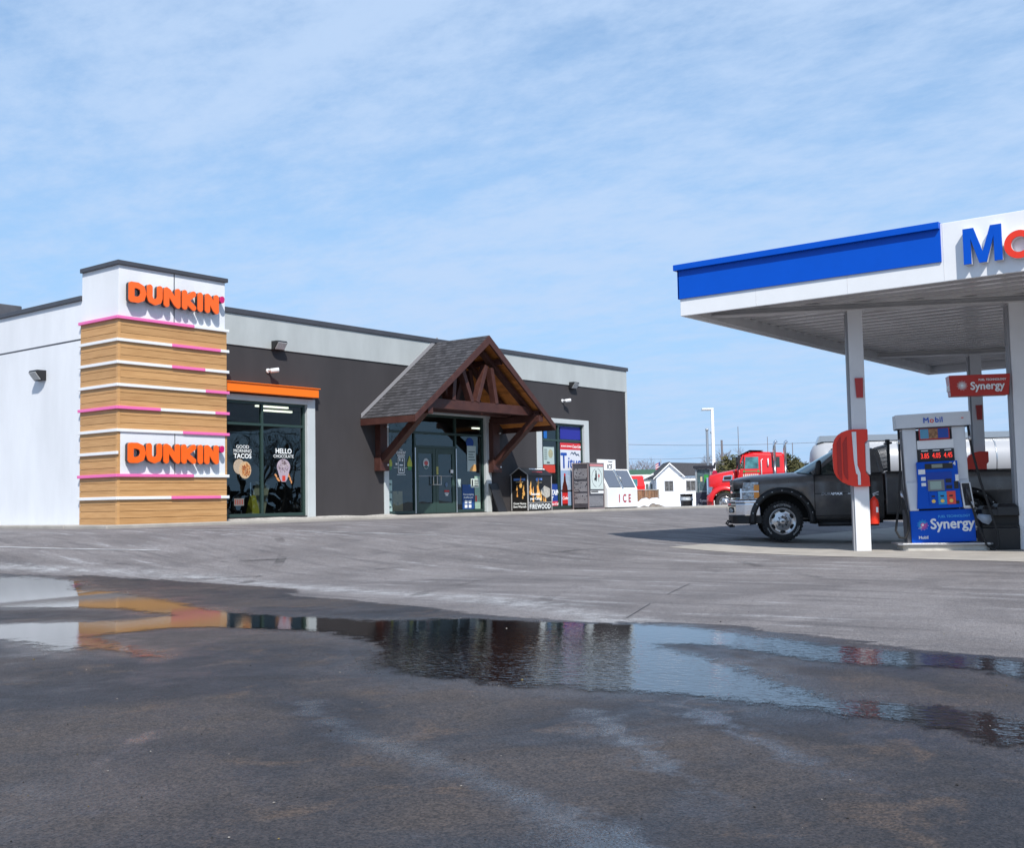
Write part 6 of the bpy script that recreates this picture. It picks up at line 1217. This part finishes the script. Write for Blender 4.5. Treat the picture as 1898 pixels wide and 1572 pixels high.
# ---------------------------------------------------------------- houses, snow, fence
siding = M('white_siding', (.74, .76, .78), .6, var=.03, vs=2); roofd = M('dark_shingles', (.05, .05, .056), .9, var=.3, vs=9); wood_f = M('fence_wood', (.20, .105, .055), .8, var=.5, vs=5, stretch=(6, 6, .5), isl=.3)
HR = R_(-52)   # house frame: x right in the photograph, y away
hs = lthing('white_house', 'small white sided house with a dark gabled roof beyond the snow', 'house', (73.76, 43.5, .75), HR); hs.scale = (.69, .69, .93)
def siding_wall(g, x0, x1, y, z0, z1, holes=()):
    z = z0
    while z < z1-.01:
        zt = min(z+.2, z1); segs = [(x0, x1)]
        for hx0, hx1, hz0, hz1 in holes:
            if z < hz1-.02 and zt > hz0+.02: segs = [s_ for a, b in segs for s_ in ((a, min(b, hx0)), (max(a, hx1), b)) if s_[1] > s_[0]+.01]
        for a, b in segs: g.hexa([(a, y-.035, z), (b, y-.035, z), (b, y+.1, z), (a, y+.1, z), (a, y-.005, zt), (b, y-.005, zt), (b, y+.1, zt), (a, y+.1, zt)])
        z = zt
g = G(); siding_wall(g, -.35, 2.55, 0, 0, 2.2, [(.55, 1.42, 1.0, 1.75)]); 
z = 2.2
while z < 3.15:
    w = 1.0-(z-2.2)/1.0; w2 = max(0, 1.0-(z+.2-2.2)/1.0); c = 1.08; hw = 1.47; g.hexa([(c-hw*w, -.035, z), (c+hw*w, -.035, z), (c+hw*w, .1, z), (c-hw*w, .1, z), (c-hw*w2, -.005, z+.2), (c+hw*w2, -.005, z+.2), (c+hw*w2, .1, z+.2), (c-hw*w2, .1, z+.2)]); z += .2
siding_wall(g, 2.55, 7.0, .25, 0, 2.1, [(2.95, 3.9, 1.0, 1.75)]); g.box(-.35, -.30, 0, 5, 0, 2.2); g.build('siding_wall', siding, hs)
g = G(); g.box(2.5, 2.68, -.05, .25, 0, 2.2); g.box(-.38, -.26, -.045, .0, 0, 2.2); g.build('corner_board', white, hs)
g = G(); g.hexa([(-.75, -.25, 2.02), (1.08, -.25, 3.28), (1.08, 5, 3.28), (-.75, 5, 2.02), (-.75, -.25, 2.10), (1.08, -.25, 3.36), (1.08, 5, 3.36), (-.75, 5, 2.10)]); g.hexa([(1.08, -.25, 3.28), (2.75, -.25, 2.13), (2.75, 5, 2.13), (1.08, 5, 3.28), (1.08, -.25, 3.36), (2.75, -.25, 2.21), (2.75, 5, 2.21), (1.08, 5, 3.36)])
g.hexa([(2.2, -.02, 2.15), (7.1, -.02, 2.15), (7.1, 2.6, 3.1), (1.1, 2.6, 3.3), (2.2, -.02, 2.22), (7.1, -.02, 2.22), (7.1, 2.6, 3.2), (1.1, 2.6, 3.37)]); g.build('roof', roofd, hs)
g = G(); g.hexa([(-.75, -.3, 1.92), (1.08, -.3, 3.16), (1.08, -.26, 3.16), (-.75, -.26, 1.92), (-.75, -.3, 2.02), (1.08, -.3, 3.28), (1.08, -.26, 3.28), (-.75, -.26, 2.02)]); g.hexa([(1.08, -.3, 3.16), (2.75, -.3, 2.03), (2.75, -.26, 2.03), (1.08, -.26, 3.16), (1.08, -.3, 3.28), (2.75, -.3, 2.13), (2.75, -.26, 2.13), (1.08, -.26, 3.28)]); g.build('barge_board', white, hs)
for x0, x1, y in ((.55, 1.42, 0), (2.95, 3.9, .25)):
    g = G(); g.box(x0, x1, y+.02, y+.06, 1.0, 1.75); q = g.build('window', M('house_glass', (.10, .10, .10), .2, var=.6, vs=5), hs)
    g = G(); [g.box(*a, y-.05, y+.02, *b) for a, b in (((x0-.05, x0), (.95, 1.8)), ((x1, x1+.05), (.95, 1.8)), ((x0, x1), (1.75, 1.8)), ((x0, x1), (.95, 1.0)), (((x0+x1)/2-.03, (x0+x1)/2+.03), (1.0, 1.75)))]; g.build('window_frame', M('frame_grey', (.25, .25, .26), .5), q)
g = G(); siding_wall(g, -2.2, -.40, 2.2, 0, 1.75, [(-1.3, -1.0, 1.15, 1.6), (-.8, -.55, 1.15, 1.6)]); g.hexa([(-2.3, 2.15, 1.75), (-.4, 2.15, 2.35), (-.4, 2.3, 2.35), (-2.3, 2.3, 1.75), (-2.3, 2.15, 1.85), (-.4, 2.15, 2.5), (-.4, 2.3, 2.5), (-2.3, 2.3, 1.85)]); w_ = g.build('side_wing', siding, hs)
g = G(); g.box(-1.3, -1.0, 2.22, 2.25, 1.15, 1.6); g.box(-.8, -.55, 2.22, 2.25, 1.15, 1.6); g.build('wing_windows', M('wing_glass', (.12, .14, .13), .3), w_)
gb = lthing('green_roof_shed', 'long pale shed with a green metal roof behind the wooden fence', 'shed', (93.6, 59.1, .8), HR)
g = G(); g.box(-6, 3.6, 0, 5, 0, 2.6); g.build('wall', M('shed_wall', (.55, .56, .52), .7, var=.04), gb)
g = G(); g.hexa([(-6.2, -.3, 2.6), (3.9, -.3, 2.6), (3.9, 1.6, 3.1), (-6.2, 1.6, 3.1), (-6.2, -.3, 2.7), (3.9, -.3, 2.7), (3.9, 1.6, 3.2), (-6.2, 1.6, 3.2)]); g.build('roof', M('roof_green', (.04, .10, .05), .5, var=.1), gb)
g = G(); g.box(-6.2, 3.9, -.36, -.301, 2.42, 2.66); g.build('fascia', white, gb)
ft = lthing('wooden_fence', 'weathered brown board fence panel standing in the snow', 'fence', (64.75, 39.2, .7), HR)
g = G(); rr = random.Random(5)
for k in range(14): g.box(-.78+k*.112, -.78+k*.112+.105, rr.uniform(-.01, .01), .03, .0, .98+rr.uniform(-.02, .02))
g.build('board', wood_f, ft); g = G(); g.box(-.82, .82, -.04, .05, .98, 1.03); g.box(.74, .82, -.03, .06, 0, .98); g.build('rail', M('rail_grey', (.3, .28, .25), .8), ft)
rc = lthing('parked_vehicle', 'red parked vehicle half hidden between the freezer and the wooden fence', 'vehicle', (*LP0(1178, 80), .9), HR)
g = G(); g.loft([[(-1.2, -.8, .35), (.55, -.8, .35), (.55, .8, .35), (-1.2, .8, .35)], [(-1.2, -.82, 1.1), (.60, -.82, 1.1), (.60, .82, 1.1), (-1.2, .82, 1.1)], [(-1.1, -.7, 1.85), (.45, -.7, 1.85), (.45, .7, 1.85), (-1.1, .7, 1.85)]], smooth=False); g.build('body', red, rc, bevel=.05)
g = G(); g.box(-.9, .05, -.845, -.80, 1.1, 1.6); g.build('window', tealg, rc); g = G(); g.lathe([(0, -.08), (.3, -.08), (.3, .08), (0, .08)], (0, -.8, .3), (0, 1, 0), 20); g.build('wheel', rubber, rc); g = G(); g.box(.40, .56, -.86, -.83, .6, .85); g.build('tail_lamp', mobred, rc)
g = G(); ridge(g, (44.5, 31.0), (56.5, 33.5), 1.6, .60, .35, 5, .5, .8); ridge(g, (46, 30.2), (53, 31.2), .8, .25, .2, 9, .5, .8); tag(g.build('snow_bank', snowm, loc=(0, 0, 0)), kind='stuff')
g = G(); ridge(g, (47, 37), (66, 36.0), 3.0, .5, .5, 15, .4, .8); ridge(g, (52, 46), (80, 37), 4.0, .45, .6, 21, .5, .8); ridge(g, (66, 33), (90, 20), 4.0, .8, .6, 25, .3, .8); tag(g.build('snow_bank', snowm, loc=(0, 0, 0)), kind='stuff')
g = G(); ridge(g, (43.5, 28.6), (52.0, 30.6), .7, .34, .15, 31, .5, .8); ridge(g, (49.3, 30.0), (52.0, 30.7), .5, .5, .15, 33, .5); tag(g.build('dirt_heap', dirt, loc=(0, 0, 0)), kind='stuff')
# flag
def LP0(px, d): return ((.787+.6167*(px-949)/2069)*d, (.6167-.787*(px-949)/2069)*d)
t = lthing('flag_pole', 'small red white and blue flag on a pole behind the white house', 'flag', (*LP0(1226, 90), .5), HR)
g = G(); g.cyl((0, 0, 0), (0, 0, 3.75), .04, 8); g.build('pole', gg, t)
g = G(); 
for k in range(7): g.mi = k % 2; g.hexa([(.04, 0, 2.95+k*.09), (-.42, .1, 2.72+k*.09), (-.42, .12, 2.72+k*.09), (.04, .02, 2.95+k*.09), (.04, 0, 3.035+k*.09), (-.42, .1, 2.805+k*.09), (-.42, .12, 2.805+k*.09), (.04, .02, 3.035+k*.09)])
g.mi = 2; g.hexa([(.05, -.02, 3.3), (-.18, .03, 3.18), (-.18, .13, 3.18), (.05, .04, 3.3), (.05, -.02, 3.6), (-.18, .03, 3.48), (-.18, .13, 3.48), (.05, .04, 3.6)]); g.build('flag', [M('flag_red', (.5, .05, .08), .7), M('flag_white', (.7, .7, .72), .7), M('flag_blue', (.06, .08, .25), .7)], t)
# ---------------------------------------------------------------- bare trees and bushes
barkm = M('bark', (.16, .13, .12), .9, var=.2, vs=6)
def branches(g, p, d, ln, r, depth, rnd, spread=.6, n=5, kmin=2, kmax=3):
    q = p+d*ln; m = p.lerp(q, .5)+Vector((rnd.uniform(-1, 1), rnd.uniform(-1, 1), rnd.uniform(-.3, .6)))*ln*.08
    g.tube([p, m, q], [r, r*.85, r*.65], n if depth > 2 else 3, cap=False)
    if depth <= 0: return
    for k in range(rnd.randint(kmin, kmax)):
        a = rnd.uniform(0, 6.28); o = d.orthogonal().normalized(); o.rotate(Matrix.Rotation(a, 3, d)); nd = (d+o*rnd.uniform(.3, 1)*spread*1.3+Vector((0, 0, .12))).normalized()
        branches(g, p.lerp(q, rnd.uniform(.55, 1)), nd, ln*rnd.uniform(.62, .85), r*.62, depth-1, rnd, spread, n, kmin, kmax)
def bare_tree(name, x, y, z, h, label, seed, depth=5, spread=.6, mat=None, stems=1, group='bare trees beyond the lot', cat='tree', rt=.022):
    rnd = random.Random(seed); t = lthing(name, label, cat, (x, y, z), 0, group)
    g = G(); r = h*rt
    if stems == 1: g.tube([(0, 0, 0), (rnd.uniform(-.05, .05), 0, h*.28)], [r*1.3, r], 7)
    tm = g.build('trunk', mat or barkm, t) if stems == 1 else None
    if stems != 1: g.b.free()
    g = G()
    if stems == 1:
        for k in range(4):
            a = k*1.6+rnd.uniform(0, 1); branches(g, Vector((0, 0, h*.27)), Vector((math.cos(a)*.55, math.sin(a)*.55, 1)).normalized(), h*.27, r*.7, depth-1, rnd, spread)
    else:
        for k in range(stems):
            a = rnd.uniform(0, 6.28); branches(g, Vector((rnd.uniform(-.4, .4)*h*.4, rnd.uniform(-.4, .4)*h*.4, 0)), Vector((math.cos(a)*.5, math.sin(a)*.5, 1)).normalized(), h*.36, h*.012, depth, rnd, spread)
    g.build('crown', mat or barkm, t); return t
VX = Vector((.6167, -.787, 0)); VF = Vector((.787, .6167, 0))
def VP(d, lat): return VF*d+VX*lat       # ground point from distance ahead and sideways
def LP(px, d): return VP(d, (px-949)/2069*d)
treem = M('bark_far', (.22, .19, .20), .9); twig = M('twig_tan', (.20, .14, .085), .9); hedge = M('thuja_brown', (.10, .085, .03), .85, col2=(.045, .055, .018), vs=1.5)
k = 0
for px, d, h, lab in ((1172, 118, 4.3, 'first bare tree right of the shop corner, above the green roof'), (1190, 120, 4.9, 'bare tree over the middle of the green roof'), (1207, 118, 4.5, 'bare tree over the green roof, nearest the flag'), (1342, 90, 4.3, 'bare grey tree between lamp post and red cab'), (1362, 92, 4.8, 'tallest bare grey tree behind the red cab windscreen'), (1336, 96, 4.0, 'low bare tree just right of the lamp post foot')):
    p = LP(px, d); bare_tree('bare_tree', p.x, p.y, .6, h, lab, 40+k, 6, .75, treem if k < 3 else barkm); k += 1
def bush(px, d, h, w, lab, seed, m):
    rnd = random.Random(seed); p = LP(px, d); t = lthing('evergreen_bush', lab, 'bush', (p.x, p.y, .5), 0, 'brownish evergreens behind the trucks')
    g = G()
    for q in range(1500):
        a = rnd.uniform(0, 6.28); u = rnd.uniform(0, 1)**.6; zz_ = rnd.uniform(0, 1); rad_ = w*(1-.55*zz_**2.2)*u*(.8+.35*math.sin(a*3+seed)); c = Vector((rad_*math.cos(a), rad_*math.sin(a), h*zz_*(.92+.12*math.sin(a*2+seed)))); s = rnd.uniform(.05, .13); v1 = Vector((rnd.uniform(-1, 1), rnd.uniform(-1, 1), rnd.uniform(-.2, 1.4))).normalized()*s*1.8; v2 = v1.orthogonal().normalized()*s*.6
        g.face([c-v1-v2, c-v1+v2, c+v1*.9+v2*.4, c+v1-v2*.4])
    g.build('foliage', m, t, fix=False); g = G(); g.tube([(0, 0, 0), (0, 0, h*.7)], [.09, .03], 6); g.build('trunk', barkm, t)
for i, (px, d, h, w, lab) in enumerate(((1340, 78, 2.9, 1.1, 'brown-green evergreen right of the white lamp post'), (1352, 76, 3.4, 1.1, 'brown-green evergreen beside the orange-topped post'), (1368, 78, 3.2, 1.2, 'brown-green evergreen touching the cab windscreen'), (1462, 74, 3.3, 1.1, 'brown-green evergreen behind the rear exhaust stack'), (1476, 76, 3.1, 1.2, 'brown-green evergreen between exhaust stacks and pickup windscreen'), (1490, 78, 2.8, 1.0, 'low brown-green evergreen just above the pickup hood'), (1500, 80, 2.8, 1.2, 'low brown-green evergreen left of the tanker nose'))): bush(px, d, h, w, lab, 60+i, hedge)
# poles and wires
polem = M('pole_wood', (.12, .11, .12), .8)
for px, d, h, r, lab in ((1371, 84, 6.0, .035, 'thin grey mast above the red cab windscreen'), (1425, 86, 5.3, .035, 'thin grey mast above the red cab roof'), (1471, 88, 4.9, .045, 'thin pale mast between rear exhaust stack and pickup windscreen'), (1340, 82, 4.9, .11, 'stout dark post with orange box behind the tractor hood')):
    p = LP(px, d); t = lthing('mast', lab, 'mast', (p.x, p.y, .4), 0, 'masts behind the trucks'); g = G(); g.tube([(0, 0, 0), (0, 0, h)], [r, r*.7], 8); g.build('pole', polem, t)
    if r > .1: g = G(); g.box(-.25, .25, -.25, .25, 2.2, 2.7); g.build('orange_box', M('box_orange', (.75, .12, .04), .5), t)
def wire(p, q, sag, r, lab, grp, n=24):
    p, q = Vector(p), Vector(q); g = G(); g.tube([p.lerp(q, i/n)-Vector((0, 0, sag*4*(i/n)*(1-i/n))) for i in range(n+1)], r, 4); solo(g, 'power_line', black if r > .02 else polem, lab, 'power line', grp)
def W3(px, py, d): q = LP(px, d); z = 1.15+d*((786+142-(px-949)*.0188-py)/2069); return (q.x, q.y, z)
wire(W3(1100, 822, 115), W3(1560, 818, 115), .3, .022, 'upper faint wire crossing the sky behind lamp post and exhaust stacks', None)
wire(W3(1100, 848, 118), W3(1320, 848, 118), .2, .02, 'lower faint wire above the white house roof', None)
# woods and wires across the road, seen in the shop windows
rnd = random.Random(11); g = G()
for k in range(46):
    x = -45+k*3.1+rnd.uniform(-1, 1); y = rnd.uniform(-62, -44); h = rnd.uniform(8, 13); g.tube([(x, y, 0), (x, y, h*.35)], [.18, .13], 5, cap=False)
    for q in range(4):
        a = rnd.uniform(0, 6.28); branches(g, Vector((x, y, h*.3)), Vector((math.cos(a)*.6, math.sin(a)*.6, 1)).normalized(), h*.26, .09, 4, rnd, .8, 4)
for k in range(2600):
    x = rnd.uniform(-50, 100); y = rnd.uniform(-66, -56); z = rnd.uniform(0, 3.2)**1.0; c = Vector((x, y, z)); s = rnd.uniform(.3, .8); v1 = Vector((rnd.uniform(-1, 1), rnd.uniform(-.3, .3), rnd.uniform(-1, 1))).normalized()*s; v2 = v1.orthogonal().normalized()*s*.5; g.face([c-v1, c+v2, c+v1, c-v2])
tag(g.build('far_woods', M('woods_bark', (.05, .042, .038), .9), loc=(0, 0, 0), fix=False), kind='stuff')
for k, z in enumerate((7.2, 8.0, 8.9)): wire((-60, -24-k*.4, z), (70, -30-k*.4, z+.4), 1.0, .035, 'overhead wire across the road reflected in the shop windows', 'overhead wires across the road')
